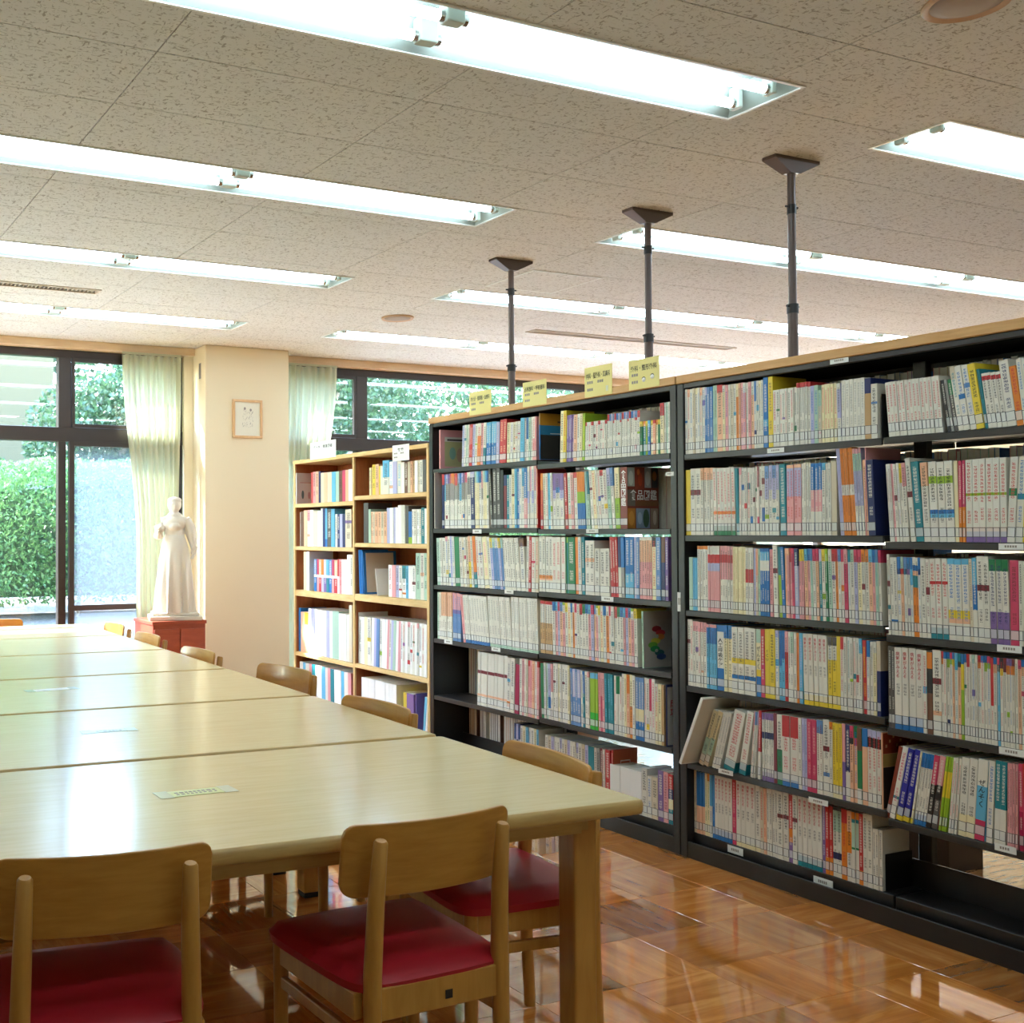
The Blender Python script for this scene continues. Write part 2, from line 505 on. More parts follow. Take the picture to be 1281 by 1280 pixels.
# walls
MB().box(RX0 - .15, RX0, RY0 - .15, YW + .3, -.12, ZC + .2).build('wall_left', M['wall'], kind='structure', label='plain cream painted wall at the room end', cat='wall')
MB().box(RX0, RX1, RY0 - .15, RY0, -.12, ZC + .2).build('wall_back', M['wall'], kind='structure', label='plain cream painted wall behind the reading table', cat='wall')
MB().box(RX1, RX1 + .15, RY0 - .15, YW + .3, -.12, ZC + .2).build('wall_right', M['wall'], kind='structure', label='plain cream painted wall beyond the bookcases', cat='wall')
MB().box(RX0, RX1, YW + .07, YW + .3, 2.69, ZC + .2).build('wall_window_head', M['wall'], kind='structure', label='strip of wall above the windows', cat='wall')
colmn = MB().bbox(3.14, 3.85, 7.87, YW + .29, 0.0, ZC - .001, .006).build('wall_column', M['wall'], kind='structure', label='cream painted square column between the two windows', cat='column')
MB().box(3.137, 3.139, 7.955, 7.995, 2.50, 2.62).build('column_plate', M['grey'], colmn)
MB().box(3.066, 3.1395, YW + .03, YW + .28, 0, 2.69).build('wall_pier', M['wall'], kind='structure', label='narrow cream wall strip between garden door and column', cat='wall')
MB().box(3.8505, 3.866, YW + .03, YW + .28, 0, 2.69).build('wall_reveal', M['wall'], kind='structure', label='narrow cream wall strip right of the column', cat='wall')
MB().bbox(RX0, 3.138, YW - .02, YW + .068, 2.69, ZC - .001, .003).build('trim_1', M['trimwood'], kind='structure', label='pale wooden curtain head above the garden door', cat='trim')
MB().bbox(3.852, RX1, YW - .02, YW + .068, 2.69, ZC - .001, .003).build('trim_2', M['trimwood'], kind='structure', label='pale wooden curtain head above the further window', cat='trim')


def window(name, x0, x1, mulls, label, sash=()):
    r = empty(name, (0, 0, 0), kind='structure', label=label, cat='window')
    fr = M['frame']; ya, yb = YW + .075, YW + .145
    MB().bbox(x0, x1, ya, yb, 2.63, 2.688, .003).build('head_rail', fr, r)
    MB().bbox(x0, x1, ya - .01, yb + .02, 2.0, 2.105, .004).build('transom', fr, r)
    MB().bbox(x0, x1, ya, yb, 0.0, .06, .003).build('bottom_rail', fr, r)
    for xx in (x0, x1 - .045):
        MB().bbox(xx, xx + .045, ya, yb, .06, 2.63, .003).build('jamb', fr, r)
    for a, b in mulls:
        MB().bbox(a, b, ya - .006, yb, 2.105, 2.63, .003).build('mullion', fr, r)
        MB().bbox(a, a + .058, ya - .003, yb, .06, 2.0, .003).build('mullion', fr, r)
    edges = [x0 + .045] + [v for ab in mulls for v in ab] + [x1 - .045]
    for k in range(0, len(edges), 2):
        MB().box(edges[k], edges[k + 1], YW + .108, YW + .112, 2.105, 2.63).build('pane', M['glass'], r)
        lo = edges[k] - (.04 if k else 0)
        MB().box(lo, edges[k + 1], YW + .118, YW + .122, .06, 2.0).build('pane', M['glass'], r)
    for a, b in sash:
        s = MB()
        s.bbox(a, b, ya - .02, ya + .015, 2.107, 2.135, .002); s.bbox(a, b, ya - .02, ya + .015, 2.60, 2.628, .002)
        s.bbox(a, a + .022, ya - .02, ya + .015, 2.135, 2.60, .002); s.bbox(b - .022, b, ya - .02, ya + .015, 2.135, 2.60, .002)
        s.build('opening_sash', fr, r)
        MB().bbox((a + b) / 2 - .03, (a + b) / 2 + .03, ya - .045, ya - .02, 2.595, 2.64, .004).build('window_latch', M['frame'], r)
    return r


w1 = window('window_1', RX0 + .01, 3.068, [(-2.6, -2.5), (-.25, -.15), (2.08, 2.178)], 'tall bronze framed garden window with fixed and sliding panes', [(2.182, 3.02)])
# sliding screen door
sd = MB(); sd.bbox(2.150, 2.190, YW + .02, YW + .06, .06, 2.0, .002); sd.bbox(2.98, 3.02, YW + .02, YW + .06, .06, 2.0, .002)
sd.bbox(2.19, 2.98, YW + .02, YW + .06, .735, .775, .002); sd.bbox(2.19, 2.98, YW + .02, YW + .06, .06, .10, .002); sd.bbox(2.19, 2.98, YW + .02, YW + .06, 1.965, 2.0, .002)
sd.build('screen_frame', M['frame'], w1)
MB().box(2.19, 2.98, YW + .040, YW + .041, .10, 1.965).build('insect_screen', M['screen'], w1)
window('window_2', 3.86, RX1 - .01, [(4.63, 4.735), (7.0, 7.1), (9.2, 9.3)], 'bronze framed window behind the wooden bookcase', [(4.0, 4.62)])

# ------------------------------------------------------------------ outdoors
MB().box(-25, 30, YW + .3, 45, -.2, -.06).build('ground', M['concrete'], kind='structure', label='pale paved ground outside the windows', cat='ground')
MB().box(-16, 22, 9.3, 20, -.06, .46).build('planting_bed', M['soil'], kind='structure', label='raised soil bed under the hedge', cat='ground')


def leaves(name, mat_, centers, n, size, parent=None, box=None, **kw):
    """n leaf blades scattered in ellipsoids (c, r) or on a clipped box"""
    pts = []; nrm = []
    if box is not None:
        x0, x1, y0, y1, z0, z1 = box
        p = RNG.random((n, 3)); q = np.empty_like(p)
        q[:, 0] = x0 + p[:, 0] * (x1 - x0)
        d = RNG.random(n) ** 2.0
        face = RNG.random(n)
        yy = y0 + d * .35; zz = z0 + p[:, 1] * (z1 - z0)
        top = face > .62
        yy = np.where(top, y0 + p[:, 2] * (y1 - y0), yy); zz = np.where(top, z1 - d * .25, zz)
        wob = .12 * np.sin(q[:, 0] * 2.3) + .07 * np.sin(q[:, 0] * 5.1 + 1) + .05 * np.sin(zz * 6 + q[:, 0] * 3)
        q[:, 1] = yy + wob; q[:, 2] = zz + np.where(top, wob * .6, 0)
        # rounded shoulder
        q[:, 1] += np.clip(q[:, 2] - (z1 - .3), 0, 1) ** 2 * 1.5
        pts = q
    else:
        tot = sum(c[3] * c[4] * c[5] for c in centers) if len(centers[0]) == 6 else 1
        L_ = []
        for c in centers:
            k = max(20, int(n * c[3] * c[4] * c[5] / tot))
            v = RNG.normal(size=(k, 3)); v /= np.linalg.norm(v, axis=1)[:, None]
            v *= (RNG.random(k) ** .35)[:, None]
            L_.append(v * np.array(c[3:6]) + np.array(c[:3]))
        pts = np.concatenate(L_)
    n = len(pts)
    a = RNG.normal(size=(n, 3)); a /= np.linalg.norm(a, axis=1)[:, None]
    b = RNG.normal(size=(n, 3)); b -= (a * b).sum(1)[:, None] * a; b /= np.linalg.norm(b, axis=1)[:, None]
    s = size * (.6 + .8 * RNG.random(n))[:, None]
    V = np.stack([pts - a * s, pts + b * s * .5, pts + a * s, pts - b * s * .5], 1).reshape(-1, 3)
    me = bpy.data.meshes.new(name)
    me.vertices.add(4 * n); me.vertices.foreach_set('co', V.ravel())
    me.loops.add(4 * n); me.loops.foreach_set('vertex_index', np.arange(4 * n))
    me.polygons.add(n); me.polygons.foreach_set('loop_start', np.arange(0, 4 * n, 4))
    me.materials.append(mat_); me.update(); me.validate()
    return put(bpy.data.objects.new(name, me), parent, **kw)


hedge = empty('hedge', (2, 11, .46), label='clipped bright green hedge outside the garden window', cat='hedge')
hl = leaves('foliage', M['hedge'], None, 90000, .024, box=(-6, 9, 10.75, 11.9, .62, 2.02)); hl.parent = hedge; hl.location = (-2, -11, -.46)
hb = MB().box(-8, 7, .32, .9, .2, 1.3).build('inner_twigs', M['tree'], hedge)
for k in range(16):
    x = -7.5 + k * .95 + random.uniform(-.2, .2)
    MB().tube([(x, .1, .0), (x + .03, .12, .25), (x - .05, .2, .6)], [.025, .02, .015], 7).build('stem', M['bark'], hedge)


def tree(x, y, z, h, trunk_r, crown, n, label, lean=0.3, size=.05):
    t = empty('tree', (x, y, z), label=label, cat='tree', group='trees outside the windows')
    tb = MB()
    pts = [(0, 0, 0), (lean * .3, 0, h * .3), (lean * .1, .1, h * .55), (lean, 0, h)]
    tb.tube(pts, [trunk_r, trunk_r * .85, trunk_r * .7, trunk_r * .4], 9)
    for k in range(7):
        b0 = Vector((lean * .2, .05, h * (.35 + .08 * k)))
        a = random.uniform(0, math.tau); ln = random.uniform(.9, 1.7)
        b1 = b0 + Vector((math.cos(a) * ln, math.sin(a) * ln * .6, random.uniform(.4, 1.1)))
        mid = (b0 + b1) / 2 + Vector((0, 0, -.15))
        tb.tube([b0, mid, b1], [trunk_r * .5, trunk_r * .35, trunk_r * .18], 7)
    tb.build('trunk', M['bark'], t)
    lf = leaves('foliage', M['tree'], crown, n, size); lf.parent = t
    return t


tree(6.4, 12.9, .3, 3.4, .13, [(-.8, .4, 2.9, 1.3, .9, .9), (.8, .6, 3.2, 1.2, .9, .9), (.2, .9, 1.7, 1.6, .8, .8)], 15000, 'leafy tree with forked pale trunk outside the further window', .5)
tree(9.0, 16.4, .3, 3.6, .11, [(-.6, .3, 2.7, 1.4, .9, 1.2), (.9, .5, 3.3, 1.4, .9, .9), (0, .8, 1.6, 1.7, .8, .9)], 15000, 'dense dark green tree right of the forked trunk', -.4)
tree(5.0, 16.1, .3, 3.0, .10, [(-.3, .2, 2.4, 1.1, .8, 1.0), (.7, .4, 2.9, 1.1, .8, .9), (.1, .4, 1.3, 1.2, .7, .8)], 13000, 'small leafy tree seen beside the pale green curtain', .2)
tree(12.0, 12.9, .3, 4.2, .14, [(-.6, .3, 3.0, 1.9, 1.0, 1.4), (1.0, .5, 3.6, 1.6, 1.0, 1.2), (0, .8, 1.5, 2.0, .8, 1.1)], 12000, 'tall broad tree furthest along the garden', .3)
tree(1.2, 13.4, .3, 1.9, .06, [(-.4, .2, 1.55, 1.5, .6, .42), (1.0, .2, 1.6, .9, .6, .4)], 9000, 'low dark shrub tree rising just behind the hedge', .1, .04)
bk = empty('building', (-3, 24, -.06), label='beige rendered building standing beyond the hedge', cat='building')
MB().box(-18, 9.0, 0, 8, 0, 12).build('wall', M['facade'], bk)
for z in (2.2, 5.6, 9.0):
    MB().box(-18.1, 9.1, -.12, 0, z, z + .22).build('ledge', M['facadeband'], bk)
gw = empty('garden_wall', (8, 26, -.06), label='pale green garden boundary far behind the trees', cat='wall')
MB().box(-6, 24, 0, .3, 0, 2.2).build('wall', M['facade'], gw)
leaves('foliage', M['tree'], [(2, -.6, 3.4, 7, 1.2, 3.2), (12, -.6, 3.4, 9, 1.2, 3.4)], 30000, .12, gw)

# ------------------------------------------------------------------ ceiling fittings
def fluorescent(n_seg, pitch, length):
    root = empty('fluorescent_light', (0, 0, ZC), cat='ceiling light')
    w2, top, zt = .147, .075, .075
    mb = MB()
    v = [(0, -w2, 0), (length, -w2, 0), (length, w2, 0), (0, w2, 0), (.05, -top, zt), (length - .05, -top, zt), (length - .05, top, zt), (.05, top, zt)]
    mb.add(v, [(0, 4, 5, 1), (1, 5, 6, 2), (2, 6, 7, 3), (3, 7, 4, 0), (4, 7, 6, 5)])
    mb.build('reflector', M['reflector'], root)
    fr = MB(); t = .011
    fr.box(-t, length + t, -w2 - t, -w2, -.004, 0); fr.box(-t, length + t, w2, w2 + t, -.004, 0)
    fr.box(-t, 0, -w2, w2, -.004, 0); fr.box(length, length + t, -w2, w2, -.004, 0)
    fr.build('rim', M['white'], root)
    a0 = (length - n_seg * pitch) / 2
    for s in range(n_seg):
        for y in (-.068, .068):
            x0, x1 = a0 + s * pitch + .045, a0 + (s + 1) * pitch - .045
            tb = MB().tube([(x0, y, .012), (x1, y, .012)], .0155, 12).build('lamp_tube', M['tube'], root)
            for q in (x0 - .006, x1 + .006):
                MB().tube([(q - .008, y, .012), (q + .008, y, .012)], .0162, 12).build('end_cap', M['chrome'], tb)
    for s in range(n_seg + 1):
        for y in (-.068, .068):
            x = a0 + s * pitch
            xa = x - (.032 if s else -.008); xb = x + (.032 if s < n_seg else -.008)
            MB().bbox(xa, xb, y - .021, y + .021, -.006, .07, .006).build('lamp_holder', M['socket'], root)
    return root


rowname = {2.665: 'fourth', 4.145: 'third', 5.605: 'second', 7.06: 'first', 1.19: 'fifth', -.28: 'sixth'}
for fix, nseg, txt, grp in ((LFIX, 2, 'table', 'twin tube lights over the table'), (RFIX, 4, 'bookcases', 'twin tube lights beyond the bookcases')):
    proto = None
    for a, b, y in fix:
        if proto is None:
            proto = o = fluorescent(nseg, (b - a - .06) / nseg, b - a)
        else:
            o = copy_tree(proto)
        o.location = (a, y, ZC)
        o['label'] = 'recessed twin tube ceiling light %s, %s row from the windows' % ('over the table' if txt == 'table' else 'beyond the bookcases', rowname[y])
        o['group'] = grp


def speaker(x, y, label):
    r = empty('ceiling_speaker', (x, y, ZC), label=label, cat='speaker', group='round ceiling speakers')
    MB().lathe([(.086, -.004), (.104, -.012), (.108, -.006), (.108, 0.0), (.09, 0.0)], 32).build('rim', M['speaker_rim'], r)
    MB().lathe([(.0, -.013), (.06, -.012), (.088, -.006), (.088, -.001)], 32).build('grille', M['speaker'], r)


speaker(2.985, 1.925, 'round beige ceiling speaker in the fifth row gap near lamps')
speaker(3.92, 6.36, 'round beige ceiling speaker near the column')


def vent(x0, x1, label):
    r = empty('air_vent', (x0, 6.39, ZC), label=label, cat='vent', group='linear ceiling vents')
    ln = x1 - x0
    f = MB(); f.box(-.012, ln + .012, -.057, -.043, -.006, .0); f.box(-.012, ln + .012, .043, .057, -.006, .0); f.box(-.012, 0, -.043, .043, -.006, 0); f.box(ln, ln + .012, -.043, .043, -.006, 0)
    f.build('frame', M['ventmetal'], r)
    MB().box(0, ln, -.043, .043, .03, .034).build('slot_shade', M['ventdark'], r)  # dark sheet, paints the shade inside the slot
    s = MB(); k = 0.0
    while k < ln:
        s.box(k, k + .005, -.043, .043, -.002, .026); k += .024
    s.build('slats', M['ventmetal'], r, kind='stuff')


vent(0.2, 1.86, 'long slatted ceiling vent over the reading table')
vent(5.05, 6.97, 'long slatted ceiling vent beyond the black bookcases')
hr = empty('ceiling_hatch', (4.12, 5.11, ZC), label='square aluminium edged access hatch in the ceiling', cat='hatch')
f = MB(); a, b, t = .24, .22, .012
f.box(-a, a, -b, -b + t, -.004, -.0005); f.box(-a, a, b - t, b, -.004, -.0005); f.box(-a, -a + t, -b + t, b - t, -.004, -.0005); f.box(a - t, a, -b + t, b - t, -.004, -.0005)
f.build('edge', M['white'], hr)
MB().box(-a + t, a - t, -b + t, b - t, -.003, -.0005).build('panel', M['ceil'], hr)

# ================================================================== tables
TYAW = math.radians(-1.897)
TA = Vector((-math.sin(TYAW), math.cos(TYAW), 0)); TB = Vector((math.cos(TYAW), math.sin(TYAW), 0))
TC = Vector((1.886, 1.978, 0)); TW, TD, TZ = 1.8, 0.884, 0.70


def rounded_slab(x0, x1, y0, y1, z0, z1, rc, be, nseg=6):
    """flat board with rounded corners and eased edges"""
    mb = MB()
    rings = []
    prof = [(be, z0), (be * .3, z0 + be * .3), (0, z0 + be), (0, z1 - be), (be * .3, z1 - be * .3), (be, z1)]
    for ins, z in prof:
        ring = []
        for cx, cy, a0 in ((x1 - rc, y1 - rc, 0), (x0 + rc, y1 - rc, 90), (x0 + rc, y0 + rc, 180), (x1 - rc, y0 + rc, 270)):
            for k in range(nseg + 1):
                a = math.radians(a0 + 90 * k / nseg)
                ring.append((cx + (rc - ins) * math.cos(a), cy + (rc - ins) * math.sin(a), z))
        rings.append(ring)
    n = len(rings[0])
    v = [p for r in rings for p in r]
    f = [(i * n + k, i * n + (k + 1) % n, (i + 1) * n + (k + 1) % n, (i + 1) * n + k) for i in range(len(rings) - 1) for k in range(n)]
    mb.add(v, f, 1, True)
    mb.add(rings[-1], [list(range(n))], 0); mb.add(rings[0], [list(range(n))[::-1]], 1)
    return mb


def make_table():
    t = empty('reading_table', cat='table')
    rounded_slab(-TW, 0, .001, TD - .001, TZ - .034, TZ, .022, .009).build('tabletop', [M['table'], M['tedge']], t)
    ap = MB()
    ap.box(-TW + .12, -.12, .085, .105, TZ - .085, TZ - .035); ap.box(-TW + .12, -.12, TD - .105, TD - .085, TZ - .085, TZ - .035)
    ap.box(-TW + .085, -.085 - .0, .105, .125, TZ - .085, TZ - .035)
    ap.build('apron', M['tedge'], t)
    for x in (-TW + .06, -.06 - .064):
        for y in (.105, TD - .105 - .064):
            lg = MB().bbox(x, x + .064, y, y + .064, .018, TZ - .035, .006).build('leg', M['chair'], t)
            MB().bbox(x + .003, x + .061, y + .003, y + .061, 0, .018, .003).build('foot', M['rubber'], lg)
    return t


nth = ['first', 'second', 'third', 'fourth', 'fifth', 'sixth', 'seventh']
tp = make_table()
for k in range(6):
    t = tp if k == 0 else copy_tree(tp)
    t.location = TC + TA * (k * .9); t.rotation_euler = (0, 0, TYAW)
    t['label'] = 'pale wooden reading table, %s from the %s end of the long row' % (nth[k] if k < 3 else nth[5 - k], 'red-seat chair pair' if k < 3 else 'garden window')
    t['group'] = 'reading tables pushed together in one long row'


def tpos(px, py, z=TZ):
    return onz(px, py, z)


def table_note(px0, px1, py0, py1, wd, label, m_, lines=True):
    a, b = tpos(px0, py0), tpos(px1, py1)
    d = b - a; ang = math.atan2(d.y, d.x); ln = d.length
    r = empty('taped_note', (a.x, a.y, TZ), ang, label=label, cat='note', group='notes taped to the reading tables')
    MB().box(0, ln, 0, wd, .0002, .0010).build('card', m_, r)
    mb = MB().box(-.012, .022, -.006, wd + .006, .0010, .0014); mb.box(ln - .022, ln + .012, -.006, wd + .006, .0010, .0014)
    mb.build('tape', M['film'], r)
    if lines:
        tx = MB()
        x = .035
        while x < ln - .04:
            s = random.uniform(.006, .012); tx.box(x, x + s, wd * .55, wd * .72, .0010, .0013); 
            if random.random() < .7: tx.box(x, x + s * .8, wd * .28, wd * .42, .0010, .0013)
            x += s + .004
        tx.build('printed_lines', M['grey'], r)


table_note(207, 292, 999, 990, .055, 'yellow green printed note taped to the first table', M['palegreen'])
table_note(108, 168, 918, 914, .04, 'faint clear tape strip left on the second table', M['film'], True)
table_note(38, 95, 866, 862, .05, 'white note strip taped to the third table', M['tag'], False)


# ================================================================== chairs (seat front towards local +y, origin on the floor under the seat)
def make_chair():
    c = empty('dining_chair', cat='chair')
    # seat cushion: rounded trapezoid, domed
    mb = MB(); nx, ny = 14, 14
    zt, th = .438, .036

    def sp(u, v):      # u,v in -1..1
        # superellipse square to disc keeps rounded corners
        hw = .205 + .012 * v
        k = 1 - .10 * (abs(u) ** 5) * (abs(v) ** 5)
        return hw * u * k, .203 * v * k + .004
    v = []; f = []
    for j in range(ny + 1):
        for i in range(nx + 1):
            u_, v_ = -1 + 2 * i / nx, -1 + 2 * j / ny
            x, y = sp(u_, v_)
            e = max(abs(u_), abs(v_))
            z = zt + .013 * (1 - u_ * u_) * (1 - v_ * v_) - .02 * max(0, e - .82) ** 2 / .0324 * .9
            v.append((x, y, z))
    for j in range(ny):
        for i in range(nx):
            a = j * (nx + 1) + i
            f.append((a, a + 1, a + nx + 2, a + nx + 1))
    mb.add(v, f, 0, True)
    rim = [j for j in range(nx + 1)] + [(nx + 1) * j + nx for j in range(1, ny + 1)] + [(nx + 1) * ny + i for i in range(nx - 1, -1, -1)] + [(nx + 1) * j for j in range(ny - 1, 0, -1)]
    top = [v[i] for i in rim]; n = len(top)
    low = [(p[0] * .985, p[1] * .985, zt - th) for p in top]
    mb.add(top + low, [(k, n + k, n + (k + 1) % n, (k + 1) % n) for k in range(n)], 0, True)
    mb.add(low, [list(range(n))], 0)
    fix_normals(mb.build('seat', M['vinyl'], c))
    # rails under the seat
    z0, z1 = .348, .402
    MB().bbox(-.17, .17, .155, .175, z0, z1, .003).build('front_rail', M['chair'], c)
    br = MB().bbox(-.15, .15, -.198, -.176, z0, z1 + .012, .003).build('back_rail', M['chair'], c)
    MB().box(.012, .030, -.1990, -.1985, .366, .384).build('maker_tag', M['rubber'], br)
    for s in (-1, 1):
        MB().bbox(s * .178 - .01, s * .178 + .01, -.17, .155, z0, z1, .003).build('side_rail', M['chair'], c)
        MB().bbox(s * .178 - .008, s * .178 + .008, -.17, .155, .296, .322, .003).build('stretcher', M['chair'], c)
        MB().tube([(s * .178, .165, 0.0), (s * .178, .165, .402)], [.0145, .018], 14).build('front_leg', M['chair'], c)
        # rear leg runs up into the back post
        MB().tube([(s * .160, -.205, 0), (s * .159, -.193, .25), (s * .157, -.190, .44), (s * .153, -.197, .58), (s * .150, -.211, .706), (s * .150, -.2118, .711)],
                  [.0155, .0175, .019, .0175, .0145, .011], 14, sx=1.0).build('back_post', M['chair'], c)
    # curved plywood back panel with rounded corners
    mb = MB(); nx, nz = 22, 12; hw, za, zb, rc, th = .206, .582, .735, .035, .011

    def bp(u, zz, side):
        # u -1..1 , zz 0..1
        z = za + (zb - za) * zz
        x = hw * u
        y0 = -.178 - .085 * (z - .582) / .15 * .24 + .035 * (u * u)
        return (x, y0 + (th if side else 0), z)
    outl = []
    for k in range(9): a = math.radians(180 + 90 * k / 8); outl.append((-hw + rc + rc * math.cos(a), za + rc + rc * math.sin(a)))
    for k in range(1, 14): outl.append((-hw + rc + (2 * hw - 2 * rc) * k / 14, za))
    for k in range(9): a = math.radians(270 + 90 * k / 8); outl.append((hw - rc + rc * math.cos(a), za + rc + rc * math.sin(a)))
    for k in range(9): a = math.radians(0 + 90 * k / 8); outl.append((hw - rc * .8 + rc * .8 * math.cos(a), zb - rc * .8 + rc * .8 * math.sin(a)))
    for k in range(1, 14): outl.append((hw - rc - (2 * hw - 2 * rc) * k / 14, zb))
    for k in range(9): a = math.radians(90 + 90 * k / 8); outl.append((-hw + rc * .8 + rc * .8 * math.cos(a), zb - rc * .8 + rc * .8 * math.sin(a)))
    n = len(outl)
    front, back = [], []
    for (x, z) in outl:
        front.append(bp(x / hw, (z - za) / (zb - za), 1)); back.append(bp(x / hw, (z - za) / (zb - za), 0))
    # fill as vertical strips so that the panel follows its curve
    bm = bmesh.new()
    xs = sorted(set(round(p[0], 5) for p in front))

    def span(x):
        zs = []
        for i in range(n):
            (xa, z_a), (xb, z_b) = outl[i], outl[(i + 1) % n]
            if (xa - x) * (xb - x) <= 1e-12 and abs(xa - xb) > 1e-9:
                t = (x - xa) / (xb - xa); zs.append(z_a + t * (z_b - z_a))
        return (min(zs), max(zs)) if zs else (za + rc, zb - rc)
    cols = np.concatenate([np.linspace(-hw + 1e-4, -hw + rc, 8), np.linspace(-hw + rc, hw - rc, 16)[1:-1], np.linspace(hw - rc, hw - 1e-4, 8)])
    F, B = [], []
    for x in cols:
        lo, hi = span(x)
        zz = [lo + (hi - lo) * k / 4 for k in range(5)]
        F.append([bp(x / hw, (z - za) / (zb - za), 1) for z in zz]); B.append([bp(x / hw, (z - za) / (zb - za), 0) for z in zz])
    v = [p for col in F for p in col] + [p for col in B for p in col]
    nf = len(cols) * 5; f = []
    for i in range(len(cols) - 1):
        for k in range(4):
            a = i * 5 + k
            f.append((a, a + 1, a + 6, a + 5)); f.append((nf + a, nf + a + 5, nf + a + 6, nf + a + 1))
        for k in (0, 4):
            a = i * 5 + k
            f.append((a, a + 5, nf + a + 5, nf + a) if k == 0 else (a, nf + a, nf + a + 5, a + 5))
    for i in (0, len(cols) - 1):
        for k in range(4):
            a = i * 5 + k; f.append((a, nf + a, nf + a + 1, a + 1))
    bm.free()
    mb.add(v, f, 0, False)
    o = fix_normals(mb.build('backrest', M['chairback'], c))
    bv = o.modifiers.new('ease', 'BEVEL'); bv.width = .0035; bv.segments = 2; bv.limit_method = 'ANGLE'; bv.angle_limit = math.radians(50)
    return c


chair0 = make_chair()
used = []


def chair(x, y, rz, label, group):
    c = chair0 if not used else copy_tree(chair0)
    used.append(1)
    c.location = (x, y, 0); c.rotation_euler = (0, 0, rz)
    c['label'] = label; c['group'] = group


chair(1.277, 2.125, .03, 'wooden chair with red seat at the table end, beside its corner leg', 'chairs tucked in at the end of the table row')
chair(0.618, 2.157, -.13, 'wooden chair with red seat at the table end, away from the corner', 'chairs tucked in at the end of the table row')
for k, (x, y, a) in enumerate([(1.763, 2.40, -.11), (1.80, 3.32, .07), (1.945, 4.33, .14), (1.87, 5.18, .04), (1.91, 6.08, .01), (1.95, 6.85, .0)]):
    chair(x, y, math.pi / 2 + a, 'wooden chair with red seat along the bookcase side, %s from the %s' % (nth[k] if k < 3 else nth[5 - k], 'table corner leg' if k < 3 else 'garden window'), 'chairs tucked in along the bookcase side')
chair(1.465, 7.385, math.pi + TYAW, 'wooden chair at the far table end with its back to the garden', 'chair at the garden end of the table row')

# ================================================================== black steel bookcases
XB, XC, XR = 3.450, 3.642, 3.835
ZR = {'L1': (1.666, 1.336, 1.024, .728, .414, .100), 'L2': (1.643, 1.330, 1.030, .736, .426, .100),
      'R1': (1.632, 1.303, 1.000, .695, .385, .100), 'R2': (1.633, 1.283, .973, .664, .362, .100)}
YC = {'L1': (5.235, 4.336), 'L2': (4.330, 3.480), 'R1': (3.402, 2.532), 'R2': (2.526, 1.645)}


def bookcase(y0, y1, cols, label):
    r = empty('steel_bookcase', (XC, (y0 + y1) / 2, 0), label=label, cat='bookcase')
    oy = (y0 + y1) / 2

    def part(name, m_, *boxes, bev=.0025):
        mb = MB()
        for (a, b, c, d, e, f) in boxes:
            mb.bbox(a - XC, b - XC, c - oy, d - oy, e, f, bev, seg=1)
        return mb.build(name, m_, r)
    for ya in (y0 - .035, y1):
        part('upright_panel', M['black_metal'], (XB, XR, ya, ya + .035, 0.0, 1.921))
    ym = (YC[cols[0]][1] + YC[cols[1]][0]) / 2
    part('centre_post', M['black_metal'], (XC - .002, XC + .028, ym - .024, ym + .024, .10, 1.90))
    part('top_frame', M['dark_metal'], (XB + .002, XB + .02, y1 + .035, y0 - .035, 1.900, 1.921), (XR - .02, XR - .002, y1 + .035, y0 - .035, 1.872, 1.921))
    part('top_plate', M['matte_black'], (XB + .0205, XR - .0205, y1 + .035, y0 - .035, 1.912, 1.921))
    part('top_board', M['topwood'], (XB - .006, XR + .006, y1 + .0005, y0 - .0005, 1.9212, 1.955), bev=.003)
    part('plinth', M['black_metal'], (XB + .003, XB + .012, y1 + .035, y0 - .035, 0, .066), (XR - .012, XR - .003, y1 + .035, y0 - .035, 0, .066), (XB + .012, XR - .012, y1 + .035, y0 - .035, .04, .050), bev=.0015)
    part('base_back', M['black_metal'], (XC - .003, XC + .003, y1 + .036, y0 - .036, .051, .195), bev=.001)
    for c in cols:
        ya, yb = YC[c][1], YC[c][0]
        for k, z in enumerate(ZR[c]):
            last = k == 5
            zf = z
            s = [(XB + (.034 if last else .002), XB + (.044 if last else .012), ya + .001, yb - .001, z - (.05 if last else .024), z - .0005), (XB + .012 + (.03 if last else 0), XC - .004, ya + .001, yb - .001, z - .006, z - .0005)]
            part('shelf', M['dark_metal'] if not last else M['black_metal'], *s, bev=.0015)
            zb = z
            part('rear_shelf', M['dark_metal'], (XC + .004, XR - .004, ya + .001, yb - .001, zb - .006, zb - .0005), (XR - .012, XR - .002, ya + .001, yb - .001, zb - .024, zb - .0065), bev=.001)
    return r


bcL = bookcase(5.270, 3.4405, ('L1', 'L2'), 'black steel bookcase with yellow subject signs along its top')
bcR = bookcase(3.4365, 1.610, ('R1', 'R2'), 'black steel bookcase without signs, nearest the open parquet')


# small printed shelf tags, clipped to the lips
def shelf_tag(px, py, wpx, hpx, X=XB - .0005, parent=None):
    a = onx(px - wpx / 2, py - hpx / 2, X); b = onx(px + wpx / 2, py - hpx / 2, X); c = onx(px, py + hpx / 2, X)
    zt, zb = (a.z + b.z) / 2, c.z
    o = parent.matrix_basis.translation
    mb = MB().box(X - .0015 - o.x, X - o.x, b.y - o.y, a.y - o.y, zb, zt)
    t = mb.build('shelf_tag', M['tag'], parent)
    tx = MB(); yy = a.y - (a.y - b.y) * .25
    while yy > b.y + (a.y - b.y) * .3:
        tx.box(X - .0019 - o.x, X - .0015 - o.x, yy - .005 - o.y, yy - o.y, zb + (zt - zb) * .35, zb + (zt - zb) * .7); yy -= .0075
    tx.build('tag_print', M['grey'], t)


